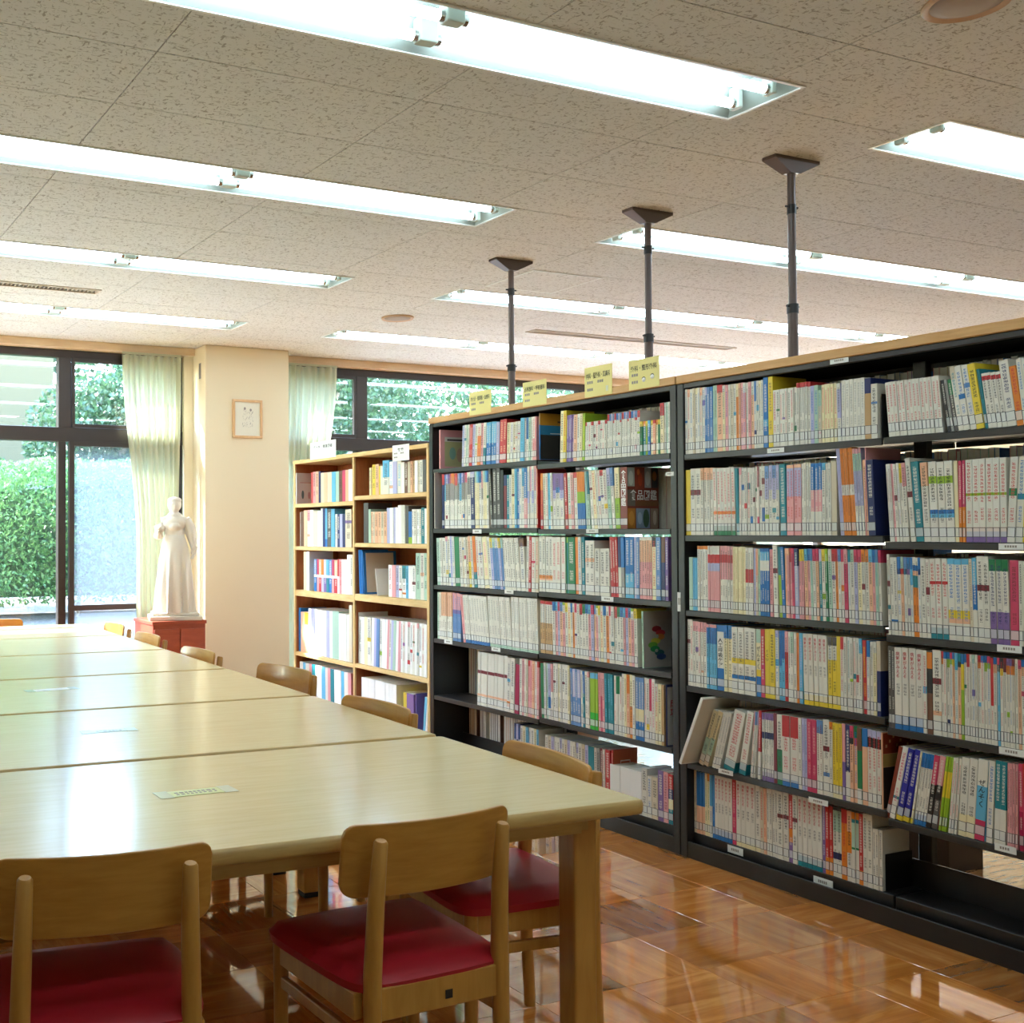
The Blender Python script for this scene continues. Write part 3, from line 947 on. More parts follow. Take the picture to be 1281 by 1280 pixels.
for px, py, wp, hp in [(597, 665, 11, 5), (741, 664.5, 15, 5), (637, 740.5, 11, 5), (760, 749.5, 15, 6), (561, 803, 10, 5), (620.5, 812.5, 11, 5)]:
    shelf_tag(px, py, wp, hp, parent=bcL)
for px, py, wp, hp in [(970.5, 563.5, 21, 6), (1265, 684, 31, 8), (1263, 812, 31, 9), (1266, 941, 32, 9), (908, 966, 18, 6), (1024, 1003, 24, 7), (1258, 1062, 27, 9), (1050, 451, 23, 7)]:
    shelf_tag(px, py, wp, hp, parent=bcR)
for px, py, wp, hp in [(920, 1064, 19, 9), (1030, 1104, 24, 10)]:
    shelf_tag(px, py, wp, hp, X=XB + .032, parent=bcR)
for (px, py, wp, hp, par) in [(849.6, 753, 4, 24, bcR), (838, 593, 10, 5, bcL)]:
    shelf_tag(px, py, wp, hp, parent=par)

# dark steel book ends
def bookend(name_label, px, z, ln, ht, x0=.008):
    y = solve_y(px, XB + x0, z) - .0015
    r = empty('book_end', (XB + x0 + .012, y, z), label=name_label, cat='book end', group='steel book ends on the shelves')
    MB().bbox(0, ln, -.0015, 0.0, .001, ht, .0006, seg=1).build('upright_plate', M['black_metal'], r)
    MB().bbox(0, ln, -.022, -.0016, .0, .0010, .0003, seg=1).build('foot_plate', M['black_metal'], r)


def solve_y(px, X, z):
    k = (px - CXP) / F_PX; dz = z - H
    return (k * (X * CF.x + dz * CF.z) - X * CR.x - dz * CR.z) / (CR.y - k * CF.y)


bookend('black book end holding the bottom shelf row beside the empty tray', 1104.2, .100, .136, .125, .037)
bookend('black book end at the shelf joint on the topmost unsigned shelf', 1099.5, 1.632, .13, .15)
bookend('black book end beside the rainbow emblem book', 837, .736, .14, .14)


# ================================================================== tension poles on the bookcase top
def pole(y, zc1, zc2, label):
    r = empty('tension_pole', (XC, y, 1.955), label=label, cat='pole', group='tension poles between bookcases and ceiling')
    top = ZC - 1.955
    MB().bbox(-.05, .05, -.03, .03, 0.0, .004, .001, seg=1).build('base_plate', M['pole'], r)
    MB().tube([(0, 0, .004), (0, 0, zc2)], .0185, 16).build('lower_tube', M['pole'], r)
    MB().tube([(0, 0, zc2), (0, 0, top - .03)], .0148, 16).build('upper_tube', M['pole'], r)
    for z, rr in ((zc1, .0175), (zc2, .0215)):
        c = MB().tube([(0, 0, z - .018), (0, 0, z + .018)], rr, 16).build('collar', M['black_metal'], r)
        MB().tube([(-.032, 0, z + .01), (.032, 0, z + .01)], .0045, 8).build('set_screw', M['black_metal'], c)
    mb = MB(); a, b = .118, .032
    v = [(-a, -b, top), (a, -b, top), (a, b, top), (-a, b, top), (-a, -b, top - .012), (a, -b, top - .012), (a, b, top - .012), (-a, b, top - .012), (-.026, -.02, top - .055), (.026, -.02, top - .055), (.026, .02, top - .055), (-.026, .02, top - .055)]
    mb.add(v, [(0, 1, 2, 3), (0, 4, 5, 1), (1, 5, 6, 2), (2, 6, 7, 3), (3, 7, 4, 0), (4, 8, 9, 5), (5, 9, 10, 6), (6, 10, 11, 7), (7, 11, 8, 4), (8, 11, 10, 9)])
    fix_normals(mb.build('ceiling_foot', M['pole'], r))


for px, c1, c2, lb in ((985, 264, 388, 'brown steel tension pole on the unsigned bookcase'), (808, 314, 424, 'brown steel tension pole behind the surgery sign'), (637.5, 366, 461, 'brown steel tension pole between the two signs nearest the window')):
    y = {985: 3.035, 808: 3.79, 637.5: 4.775}[px]
    pole(y, onx(px, c1, XC).z - 1.955, onx(px, c2, XC).z - 1.955, lb)


# ================================================================== lettering
TXT = {}


def text_mesh(body, m_, vertical=False, key=None):
    k = (body, m_.name, vertical)
    if k in TXT: return TXT[k]
    c = bpy.data.curves.new('lettering', 'FONT'); c.body = '\n'.join(body) if vertical else body
    c.align_x = 'CENTER'; c.align_y = 'CENTER'; c.space_line = .98; c.resolution_u = 1
    c.offset = .012
    o = bpy.data.objects.new('lettering', c); COL.objects.link(o)
    dg = bpy.context.evaluated_depsgraph_get(); dg.update()
    me = bpy.data.meshes.new_from_object(o.evaluated_get(dg))
    bpy.data.objects.remove(o)
    xs = [v.co.x for v in me.vertices]; ys = [v.co.y for v in me.vertices]
    cx, cy = (max(xs) + min(xs)) / 2, (max(ys) + min(ys)) / 2
    sx, sy = max(xs) - min(xs), max(ys) - min(ys)
    for v in me.vertices:
        v.co.x = (v.co.x - cx) / sx; v.co.y = (v.co.y - cy) / sy; v.co.z = 0
    me.materials.clear(); me.materials.append(m_)
    TXT[k] = me
    return me


FACE_MX = Matrix(((0, 0, -1), (-1, 0, 0), (0, 1, 0)))     # text plane seen from -X
FACE_MY = Matrix(((1, 0, 0), (0, 0, -1), (0, 1, 0)))      # text plane seen from -Y


def letter(parent, name, me, loc, w_, h_, rot=FACE_MX):
    o = bpy.data.objects.new(name, me)
    o.matrix_basis = Matrix.Translation(loc) @ rot.to_4x4() @ Matrix.Diagonal((w_, h_, 1, 1))
    return put(o, parent)


def sign(y0, y1, z0, z1, X, text, m_, label, group, drop=True, tw=.86, extra=None):
    ym = (y0 + y1) / 2; w_ = y0 - y1; h_ = z1 - z0
    r = empty('shelf_sign', (X, ym, z0), label=label, cat='sign', group=group)
    MB().bbox(-.0018, 0, -w_ / 2, w_ / 2, 0, h_, .0005, seg=1).build('card', m_, r)
    letter(r, 'lettering', text_mesh(text, M['ink']), (-.0023, 0, h_ * .70), w_ * tw, h_ * .2)
    if drop:
        mb = MB()
        for (yy, zz, n) in ((.4, .44, 3), (.02, .44, 3 if extra != 'faces' else 0), (.4, .2, 3)):
            for k in range(n):
                mb.box(-.0022, -.0018, w_ * yy - k * .013 - .010, w_ * yy - k * .013, h_ * zz, h_ * (zz + .09))
        mb.build('small_print', M['grey'], r, kind='stuff')
    if extra == 'faces':
        for yy, zz in ((.0, .30), (-.28, .36)):
            f = MB().lathe([(0, 0), (.011, 0.0), (.011, .0003), (0, .0003)], 14)
            o = f.build('face_drawing', M['whiteink'], r); o.matrix_basis = Matrix.Translation((-.0019, w_ * yy, h_ * zz)) @ FACE_MX.to_4x4()
            g = MB(); g.add([(.0115 * math.cos(a), .0115 * math.sin(a), .0004) for a in np.linspace(.1, math.pi - .1, 9)] + [(.0075 * math.cos(a), .004 + .004 * math.sin(a), .0004) for a in np.linspace(math.pi - .3, .3, 7)], [list(range(16))])
            h = g.build('hair_drawing', M['ink'], o)
    elif extra == 'figure':
        g = MB().box(-.0022, -.0018, -w_ * .36, -w_ * .28, h_ * .12, h_ * .3); g.build('figure_drawing', M['film'], r)
    return r


G4 = 'yellow subject signs on the black bookcase'
sign(4.872, 4.682, 1.930, 2.050, XB - .0065, '内分泌・循環器・血液科', M['yellowpaper'], 'yellow paper sign on the black bookcase, first from the window end', G4)
sign(4.426, 4.247, 1.928, 2.048, XB - .0065, '泌尿器科・呼吸器科', M['yellowpaper'], 'yellow paper sign on the black bookcase, second from the window end', G4)
sign(3.980, 3.803, 1.925, 2.060, XB - .0065, '内科・脳外科・耳鼻科', M['yellowpaper'], 'yellow paper sign with a small blue figure, third from the window', G4, extra='figure')
sign(3.700, 3.524, 1.926, 2.053, XB - .0065, '外科・整形外科', M['yellowpaper'], 'yellow paper surgery sign with two drawn faces by the shared upright', G4, extra='faces')

# ================================================================== wooden bookcase by the window
W0, W1, WX1 = 6.985, 5.2755, 3.80
wm = onx(442, 650, XB).y
ZW1 = [onx(400, y, XB).z for y in (629, 684.2, 740.8, 821.5)] + [.09]
ZW2 = [onx(490, y, XB).z for y in (617.8, 680, 747.5, 839.8)] + [.09]
wc = empty('wooden_bookcase', (XB, (W0 + W1) / 2, 0), label='pale edged wooden bookcase between the column and the steel bookcase', cat='bookcase')
oy = (W0 + W1) / 2


def wpart(name, m_, a, b, c, d, e, f, bev=.002):
    return MB().bbox(a - XB, b - XB, c - oy, d - oy, e, f, bev, seg=1).build(name, m_, wc)


for ya in (W0 - .024, W1):
    wpart('side_panel', M['case'], XB, XB + .012, ya, ya + .024, 0, 1.79)
    wpart('side_inner', M['caseback'], XB + .0122, WX1, ya, ya + .024, 0, 1.79)
wpart('divider_edge', M['case'], XB, XB + .012, wm - .011, wm + .011, .09, 1.79)
wpart('divider', M['caseback'], XB + .0122, WX1 - .013, wm - .011, wm + .011, .09, 1.79)
wpart('top_board', M['caseh'], XB - .004, WX1, W1, W0, 1.7905, 1.816)
wpart('back_panel', M['caseback'], WX1 - .012, WX1, W1 + .0245, W0 - .0245, .02, 1.79)
wpart('plinth', M['caseh'], XB + .02, XB + .04, W1 + .0245, W0 - .0245, 0, .064)
for zs, ya, yb in ((ZW1, wm + .0115, W0 - .0245), (ZW2, W1 + .0245, wm - .0115)):
    for k, z in enumerate(zs):
        wpart('shelf', M['caseh'], XB + .001, WX1 - .0125, ya, yb, z - (.042 if k == 2 else .026), z - .0003)
sign(6.714, 6.351, 1.806, 1.920, XB - .0045, 'データ・関連図書', M['tag'], 'white card sign on the wooden bookcase beside the curtain', 'white signs on the wooden bookcase', drop=False, tw=.74)
sign(5.651, 5.467, 1.733, 1.827, XB - .0045, '教養', M['tag'], 'small white sign on the wooden bookcase beside the steel one', 'white signs on the wooden bookcase', drop=True, tw=.36)

# ================================================================== books
PAL = dict(w=(226, 222, 208), W=(244, 242, 236), g=(150, 148, 142), k=(34, 32, 32), r=(198, 48, 48), p=(226, 158, 158), P=(204, 60, 96), M=(170, 14, 72),
           o=(226, 130, 34), y=(230, 202, 50), Y=(234, 222, 176), G=(20, 122, 70), L=(176, 206, 184), l=(150, 186, 40), h=(40, 190, 50), t=(24, 130, 142), c=(96, 178, 214),
           b=(30, 112, 182), B=(30, 42, 96), i=(28, 30, 150), v=(128, 98, 158), V=(184, 182, 214), n=(110, 72, 50), u=(128, 52, 34), m=(124, 34, 44), s=(236, 184, 146),
           e=(216, 202, 174), a=(196, 156, 104), q=(98, 138, 190), d=(84, 80, 76))
CNAME = dict(w='white', W='white', g='grey', k='black', r='red', p='pink', P='rose pink', M='magenta', o='orange', y='yellow', Y='cream', G='green', L='mint', l='lime',
             h='bright green', t='teal', c='sky blue', b='blue', B='navy', i='royal blue', v='purple', V='lavender', n='brown', u='red brown', m='maroon', s='salmon', e='beige', a='tan', q='steel blue', d='charcoal')

DATA = '''
@R1 0 854
882 485 8 w/b|s.12w/r|w/b|e/k|Y.1w/k 0
892 484 3 V.12b/w|q/w|b.5q/w 0
897 482 2 L/t|L 0
904 481 1 r.12s/k 0
921 481 5 w.1Y/k|p/v|w/n|e/k|w.1w/k 0
930 479 3 Y.2o/n|s/k|p/k 0
955 477 8 w.15p/b|w/k|p/k|w.2s/k|q.3w/b|w/k|Y.1w/n|w/k 0
961 472 1 b.6c.1b/w 0
967 471 1 y.9y/n 0
997 486 8 w/r|w/k 0
1014 478 5 r.08w/k 0
1024 482 2 V/b|L/b 0
1028 488 1 L.3e/t 0
1047 480 5 Y/r 0
1053 479 1 w.1V.5w 1
1082 474 6 w/g 0
1090 473 1 B.25a/- 0
1098 480 1 w/k 0
@R2 0 1108
1180 474 14 w/r 4
1186 470 0 -
1199 474 3 k/w|g/k|G.3d/w 8
1214 457 2 e.2w/t|w/b 8
1222 455 1 w/b 8
1232 454 1 y/k 8
1236 460 1 t 8
1260 465 4 w.05r.08w/k 7
1272 449 1 w/B 7
1281 457 1 o/r 7
1306 446 3 w/b|w/b|y/k 6
1600 0 24 w/k|p/k|w/b|Y/n|q.2w/k|w/r|L/k|b.17w/k|s/k|w/k|t.3w/k|w/k 0
@R1 1 851
858 574.5 2 b/w 0 out
864 588 1 y/- 0
877 586 2 w.32m.08w/k 0
892 585 4 s.18w/k 0
920 585 6 w.86G/r 1
925 586 1 t.95L/- 2
945 585 6 p.1w/r|w.25b.08w/k|w/k|w/r|w.72b.1w/k|w/k 0
957 583 4 w/k|m.3w/p|w/k|w.6b.2w/n 0
975 582 4 q.18V.3w/k|V.35w/k 0
984 581 1 t/w 1
1003 581 4 s.05V.4p/r 0
1015 579 4 w/k 0
1029 579 3 b.37p.3w/w 0
1040 579 3 c.1w/k|w/k|w/k 0
1047 576 1 e/- 0
1056 561 2 V/v 3
1072 560 5 o.42w.12o/n 3
1082 560 3 p.06L.2V.4w/k 3
1087 575 1 s/n 2
1096 575 1 B/w 2
@R2 1 1097
1107 581 3 s.3L.3w/t 3
1119 580 2 w/m 3
1126 580 2 p/m|w/k 3
1138 579 3 w/v|y.25w/k|p.3w/k 3
1146 573 1 w.4m.07w/k 4
1156 577 1 t/w 4
1165 578 1 s.3w/k 3
1195 577 3 w.6b.05c.05w/k 2
1200 576 1 Y/- 1
1208 576 2 P.57o/w 0
1260 573 6 w.82s.05v/r 0
1270 572 1 w/r -3
1286 571 2 w/b|y/- -3
1600 0 26 w/k|p/k|w/b|Y/n|q.2w/k|w/r|L/k|b.17w/k|s/k|w/k|t.3w/k|w/k 0
@R1 2 862
867 697 2 L/- 0
873 698 3 c/b 0
886 683 4 o.05w/k 0
901 683 6 w.13r.13V.12p/- 0
917 683 5 p.13r.12p.25w/k 0
933 684 5 Y/a 0
943 685 3 w.32r.2w/k 0
951 686 3 V/b|s.4e/r|L/k 0
963 686 4 b.05c.13w.15b/w 0
967 687 1 p/m 0
974 682 1 w.32m.07w/k 1
983 684 2 t.4l/-|b/w 2
995 686 4 s/r|s.1p/k|r.2p/k|P/k 1
1000 686 1 B.25V/w 1
1006 687 2 y.17p/k 0
1104 687 24 c.17s/k|b.17p/k|q.17L/t|P.17w/k|P.17s/k|V.17t/w|y.17w/k|l.17G/w|w.17L/k|r.17w/k|r.17o/k|q.17w/k|P.17w/r|p.2P/k|t.17w/b|L.17w/k|P.17V/k|P.17Y/k|o.17w/k|o.17w/k 1
@R2 2 1102
1108 726 1 w.2h/- 1
1115 693 1 w.33m.07w/k 1
1124 697 2 w.8b.04w/k 1
1154 697 8 b.15B.07w/b|L.15r.07s/k|q.15B.07w/t|b.15v.07w/k|b.15c.2w/b|w.1b.07s.06t.15o/k|w.1b.07s.06t.15o/k 1
1165 699 2 w/k|w/m 1
1187 699 3 w.86t/r 1
1214 699 3 c.07w.56y.1s.06w/b 1
1218 699 1 e/n 1
1224 698 1 c.32b.3w/w 1
1240 696 2 w.33m.07w/k 1
1264 700 3 G.14w.48v/B 1
1275 701 1 P/m 0
1296 702 4 w/k 0
1600 0 26 w/k|p/k|w/b|Y/n|q.2w/k|w/r|L/k|b.17w/k|s/k|w/k|t.3w/k|w/k 0
@R1 3 855
860 777 1 w/k 0
867 775 2 w.3m.06w/k|w/r 0
884 778 5 p.15w/k|p.15w/k|p.15w/r 0
897 781 4 p.05b.25c/k 0
906 782 1 b.1w.56b/- 0 !人工呼吸ケア
916 782 2 b.2Y/k 0
946 785 4 w.72b.06w/k 0
952 787 1 L.2Y.4y.1b/- 0 !ぜんそく
957 787 1 r.5P/w 0
963 787 1 y/- 0 !ICU
970 787 1 y/k 0
982 789 3 V.1w/b|b.5c/B|b.4c/B 0
986 790 1 p.3r/k 0
997 791 3 w/k|L.3w/k|w/k 0
1005 792 2 o/r|c/V 0
1036 794 5 w.85y/- 1 !病気がみえる
1047 797 2 d.12w.2y/k 0
1052 796 1 y/- 0
1056 797 1 r.17w/r 0
1079 798 6 w/k|w/t|w/k|w/r|w/k|c.2w/k 0
1085 801 1 r/y 1
1089 801 1 b.22w/b 0
1097 803 2 w/k|w.15Y/k 0
1102 802 1 e.4B/- 0
@R2 3 1104
1120 808 2 d/w 0
1155 811 4 w.83b/- 0 !病気がみえる
1160 814 1 w/r 0
1167 816 1 o.2k.3n/- 0
1178 813 1 w.33m.07w/k 0
1240 818 17 r.08o.07w/k|b.08w/r|b.08l.1w/k|P.08l.06w/b|b.08y.08s/k|c.2w/t|t.1k.06s/k|b.12y.3l/-|b.1w/k|r.15w/m|w.1w/k|L.1w/b|w.1w/k 0
1244 823 1 r.55w/r 0
1300 825 14 b.08s.1w/k|P.08k.08c/w|k.12y.08w/r|m.16w/k|v.08o.1w/k|v.08o.1w/b|m.08o.1w/k|w/k|P.1s/k 0
1600 0 25 w/k|p/k|w/b|Y/n|q.2w/k|w/r|L/k|b.17w/k|s/k|w/k|t.3w/k|w/k 0
@R1 4 874
886 887 2 Y.5L.3e/k -19
901 889 3 w/g -15
905 889 0 -
919 889 1 w.83t/r -14
932 889 1 w.83t/r -10
944 889 3 p.3w/r|q.2w/k|V.2w/k -5
951 888 1 r.6w/w -2
968 892 5 v.1w.77v/k 0
972 892 1 m.1m/- 0
979 894 1 w.5G/k 0
999 896 2 r.3w.6b/r 0
1010 899 3 w/k|V/v|V/b 0
1022 900 2 P/p 0
1030 901 2 q.18w/m 0
1038 900 1 w.35m.07w/k 0
1042 903 1 o.1w/k 0
1054 905 3 y.9Y/n 0
1058 905 1 p.5v/- 0
1064 907 1 B.62w/w 0
1073 908 2 P.16k.08s/k|G.16r.1s/b 0
1079 911 1 n.3G.5w/- 0
1086 911 1 b.24s/- 0
1103 914 3 V.1k.13w/r 0
@R2 4 1100
1107 931 1 w/k -13
1112 931 1 u.9u/- -12
1119 932 1 w/P -12
1136 935 2 i.93y/w -11
1141 938 1 Y.2w.6y/k -9
1158 941 4 b.2w.65b/k -8
1172 944 2 P.4k/w|p.4k.2d/w -8
1183 945 3 l.2y.35l/- -7
1196 947 3 w/r -5
1218 948 2 w.72Y/k -4
1231 950 1 w.33c.42P/- -4 !ぜんそく
1241 951 1 w/b -3
1258 952 2 t.57w/w -2
1273 955 4 p/k -1
1302 957 4 P.55M/w|r.4P/w 0
1600 0 24 w/k|p/k|w/b|Y/n|q.2w/k|w/r|L/k|b.17w/k|s/k|w/k|t.3w/k|w/k 0
@R1 5 862
872 963 2 e/k 0
882 966 3 b.55s/- 0
888 968 2 Y/G|o.12Y/G 0
894 970 2 c.5w/b|b/c 0
916 972 5 w.84b/- 0 !病気がみえる
921 975 1 r.3P/p 0
945 979 4 w.9Y/- 0 !病気がみえる
951 983 1 w.9Y/k 0
959 986 2 e/r|s/r 0
973 988 4 w/k 0
987 991 2 w.33m.06w/k 0
992 995 1 r.5o.2v/w 0
998 995 1 w.33m.06w/k 0
1029 999 5 w.85t/- 0 !病気がみえる
1033 1005 1 v/w 0
1042 1008 2 r.75o/w 0
1053 1011 2 k.04L.3w/k 0
1060 1012 1 r.2o/r 0
1066 1014 1 s.3o.3w/k 0
1075 1017 2 o.1t.05L.35G.03w/- 0
1080 1018 1 r.8o/w 0
1092 1019 2 w/k 0
1104 1038 3 w/k 0
@L1 0 547
577 538 0 -
586 532 4 V/b|w/v|L/k|w/k -3
590 531 2 r/w -3
607 530 5 V/k|w/k|w.3o/r|p/k|w.6t/k -3
620 528 4 c.5b/w -2
624 528 1 V/g -2
633 525 2 r/s -3
650 528 5 Y/k|w/v|e/k|w/n|w/v -2
655 523 1 c/t -2
671 522 6 g/w|b.5w/k|L/k|w/k|w.5p/r|p/r -1
674 518 0 -
@L2 0 700
708 514 2 Y/k|y/r -2
717 519 4 v/w -2
731 518 4 s/k|w/k|Y/n|l/y -2
758 527 10 r.1w/k|w/k|w/r -2
800 516 17 r.15w/k|b.15w/k|V.16w/k|q.15r.06w/k -1
826 526 8 y.15G/k|o.15t/w|y.15l/n|c.2b/w|y.15Y/k|r.1s/r|o.15Y/k 0
831 504 1 r.25Y/k 0
841 503 3 w/k|L/k|w/k 0
@L1 1 540
553 592 0 -
556 593 1 r.2B/- 0
584 592 13 b.2c.3w/k|V.18g.3w/k|v.18g.3w/k|P.18g.3w/g|o.18g.3w/g|o.2g.3w/g|r.22g.25w/g|r.22g.25w/g|V.18g.3w/k 0
594 590 2 w.1g.3w/k|V.1B/w 1
612 589 7 L.2Y/g|c.2Y/g|b.2w/k|p.3g.2w/k 1
617 586 1 d/w 4
626 586 2 d/w 1
630 588 1 k/- 0
640 594 3 B.2m/-|t/w|w/t 0
660 586 6 Y/k|c/t|b/w|w/b|c.3w/k|b.5p/w 0
671 583 4 w.4V.2w/b|p.4w/b 0
676 586 2 s/r|r/w 0
@L2 1 676
679 592 1 o.3r/o 0
692 592 4 e/k|w/r|c/t|w/m 1
706 592 3 v.3V.15w/v|v.25b.1w/k 1
711 592 1 r/w 3
723 591 3 w/t|p/G|r.1w/r 2
733 590 4 o.35l.2b/- 2
739 589 2 L/b|t.4L/k 3
750 588 3 w.3m.04w/k|Y/r|w/n 4
762 588 3 w/r|r.1w/k|w/m 4
770 585 2 V.3L/k|q.3w/k 4
776 585 1 Y.5l/k 2
785 584 1 u/- 0 !食品図鑑
@L1 2 547
558 673 3 L/k|w/k|w/k 2
570 671 4 p.1w/b|w/k|V/b|w/b 3
576 672 1 G/- 3
587 672 4 w/k|e/k 3
593 671 2 s.5y/k|w/k 4
601 671 2 o.7t/r|w/r 5
616 672 3 w/m|Y/p|w/k 6
632 673 5 y.2V/b|L.2q/b|w.2q/b 6
652 673 7 w/k 5
658 674 1 n.15w/B 4
664 671 2 w/k|r/w -2
674 672 2 w/r|e/r -1
@L2 2 674
691 671 4 w.7o.06s.03w/k 0
707 672 3 w/r 0
711 672 2 G/-|l.1t/- 1
720 672 1 G/w 1
724 672 1 o/- 1
728 672 1 w/b 1
732 672 1 t/w 1
744 676 2 w.32s.07w/k 0
763 686 3 w/k 0
774 672 3 r/w 2
782 672 2 B.5w/-|b.5g/- 1
793 672 2 b.6c/w 0
800 672 2 V/b|q/w 0
816 672 5 w.05s.35p/k 0
821 672 1 k.15Y/r 0
827 672 1 q/w 0
832 672 1 n.4B/- 0
836 672 1 v/w 0
@L1 3 547
552 741 2 L/k|w/k 0
566 741 6 s.5w/n 0
577 742 4 p.35v.08q/b 1
583 744 1 p/r 7
613 746 9 w.93b/g 7
641 747 8 w.94L/g 5
674 748 10 w.95L/g 2
@L2 3 676
691 752 5 r.06w.36a/k 0
798 757 32 b.17w/k|c.17p/k|P.17V/k|q.17s/k|l.05w.15p/k|y.17w/k|w.17Y/r|b.17w/k|w.17o/k|P.17w/r|w.17w/k|r.2w/k|G.17w/k 1
802 763 0 -
@L1 4 597
634 818 9 w.34m.06w.38s.04w/- -2
643 823 2 w.8o.1w/k|w/k -2
648 831 1 M/- -3
660 824 4 w/k|p/k|w/r|e/k -1
675 827 5 r.1p/r|p/r|s/r|w/r -1
@L2 4 675
681 830 1 G/- 2
692 830 4 w/b|L/k|V.6b.2w/k|p.5w/k 1
713 831 7 w.3m.04w/k|w/k|Y/k|w/k 0
727 837 4 q/w|V.5q/w 1
738 840 4 w/k|b.4t/w|w/k|p.1w/k 1
748 842 3 c.1l.6h/- 0
757 842 3 p/r|p.4P/m|p/k 1
768 843 3 t/c 1
778 846 4 w/r|G.3w/-|G.3w/- 0
795 844 5 w/n|Y/n|o.3s/r|Y.5o/k 0
806 848 3 q.5Y.2b/w 0
820 849 4 w/P|w/k|P.5w/r 0
831 856 3 w.3Y/r|Y/k|a/- 0
833 857 0 -
@L1 5 643
650 905 3 B.3w/b|V.3B/w -1
674 910 7 w/k|Y/k|c.3w/k|w/b 0
@L2 5 675
736 925 15 w/k|e/k|V/v|w/g|w/k|V.2w/k 0
743 934 1 t/- 0
751 936 2 w/k|g/k 0
757 937 2 m/w|w/r 0
763 938 1 r.9o/w 0
803 961 3 W.9w/- 0
810 961 1 w/k 0
823 972 2 w/b|e/k 0
830 964 1 v/w 0
836 966 1 p/m 0
842 969 1 r.3B.2Y.2t/w 0
'''
WDATA = '''
@W1 0 369
389 592 0 -
391.5 591 1 r/- 0
401 590 3 p/k|s/k|B/- 0
415 591 3 e/-|s/-|e/- 0
424 590 2 c/-|L/- 0
428 589 1 n/k 0
432 588 1 P/- 0
436 588 1 s/- 0
441 587 1 W/- 0
@W1 1 375
376 641 1 w/- 0
380 640 1 n/- 0
392 638 3 s/-|p.3W/m|W/- 0
401 639 2 e/-|W/- 0
409 636 3 w/-|B/-|c.8b/- 0
419 637 2 d/w|c/- 0
432 643 4 w/k|B/w|V/-|B/- 0
440 637 1 e/k 0
@W1 2 380
387 690 2 Y/-|W/- 0
393 690 0 -
422 700 9 q.48W.08b/w|P.48W.08p/-|s.48W.08r/w|o.48W.08V/-|V.48W.08v/w|c.48W.08t/- 0
434 700 4 r.5W/r|p/r|W/-|W/- 0
441 694 2 W/-|w/k 0
@W1 3 369
376 760 1 b/- 0
386 766 2 s/-|o.3s/- 0
416 763 8 W/-|V/-|W/-|w/-|W/- 0
424 765 1 L/- 0
437 768 4 W/-|w/- 0
441 757 1 e/- 0
@W1 4 375
440 835 16 W/-|c/-|w/-|p/-|t/-|W/- 1
@W2 0 462
466 585 2 Y/k|a/k 0
474 581 2 y/k|s/k 0
479 583 2 y/-|w/- 0
487 576 1 c.5w/k 0
502 577 3 W/c|V/-|w/c 0
510 578 2 W/-|n/w 0
533 576 7 e/-|s/k|a/k|W/-|e/k|w/k|d/- 0
@W2 1 455
461 629 1 d/- 0
464 637 1 L/- 0
484 640 6 s/k|e/n|s/n 0
498 635 4 V/-|W/- 0
507 632 2 W/-|w/- 0
511 633 1 d/- 0
515 640 1 b.8l/- 0
527 637 4 W/k|w/k 0
531 635 1 t/w 0
535 636 1 W/- 0
@W2 2 450
454 688 2 b/- 3
486 688 0 -
499 707 3 W/r|p/-|V/k 0
520 708 5 W/k|t.4W/k|c/k|W/- 0
535 692 3 L/k|w/k 0
@W2 3 444
449 766 1 W/k 0
464 772 4 w/k|W/-|Y/- 0
481 774 5 W/-|V/-|q/-|w/k -2
500 776 7 W/-|p/-|w/k|V/-|L/- -3
534 779 11 W/k|w/r|W/-|p.1w/k -1
@W2 4 452
496 852 10 W/- 0
505 860 0 -
509 866 1 y/- 0
518 868 1 v/- 0
528 870 0 -
533 872 2 c/-|W/- -6
'''


def parse_style(s):
    ink = 'k'
    if '/' in s:
        s, ink = s.split('/')
    bands = [(c, float(f) if f else None) for c, f in re.findall(r'([a-zA-Z])(\.\d+)?', s)]
    return bands, ink


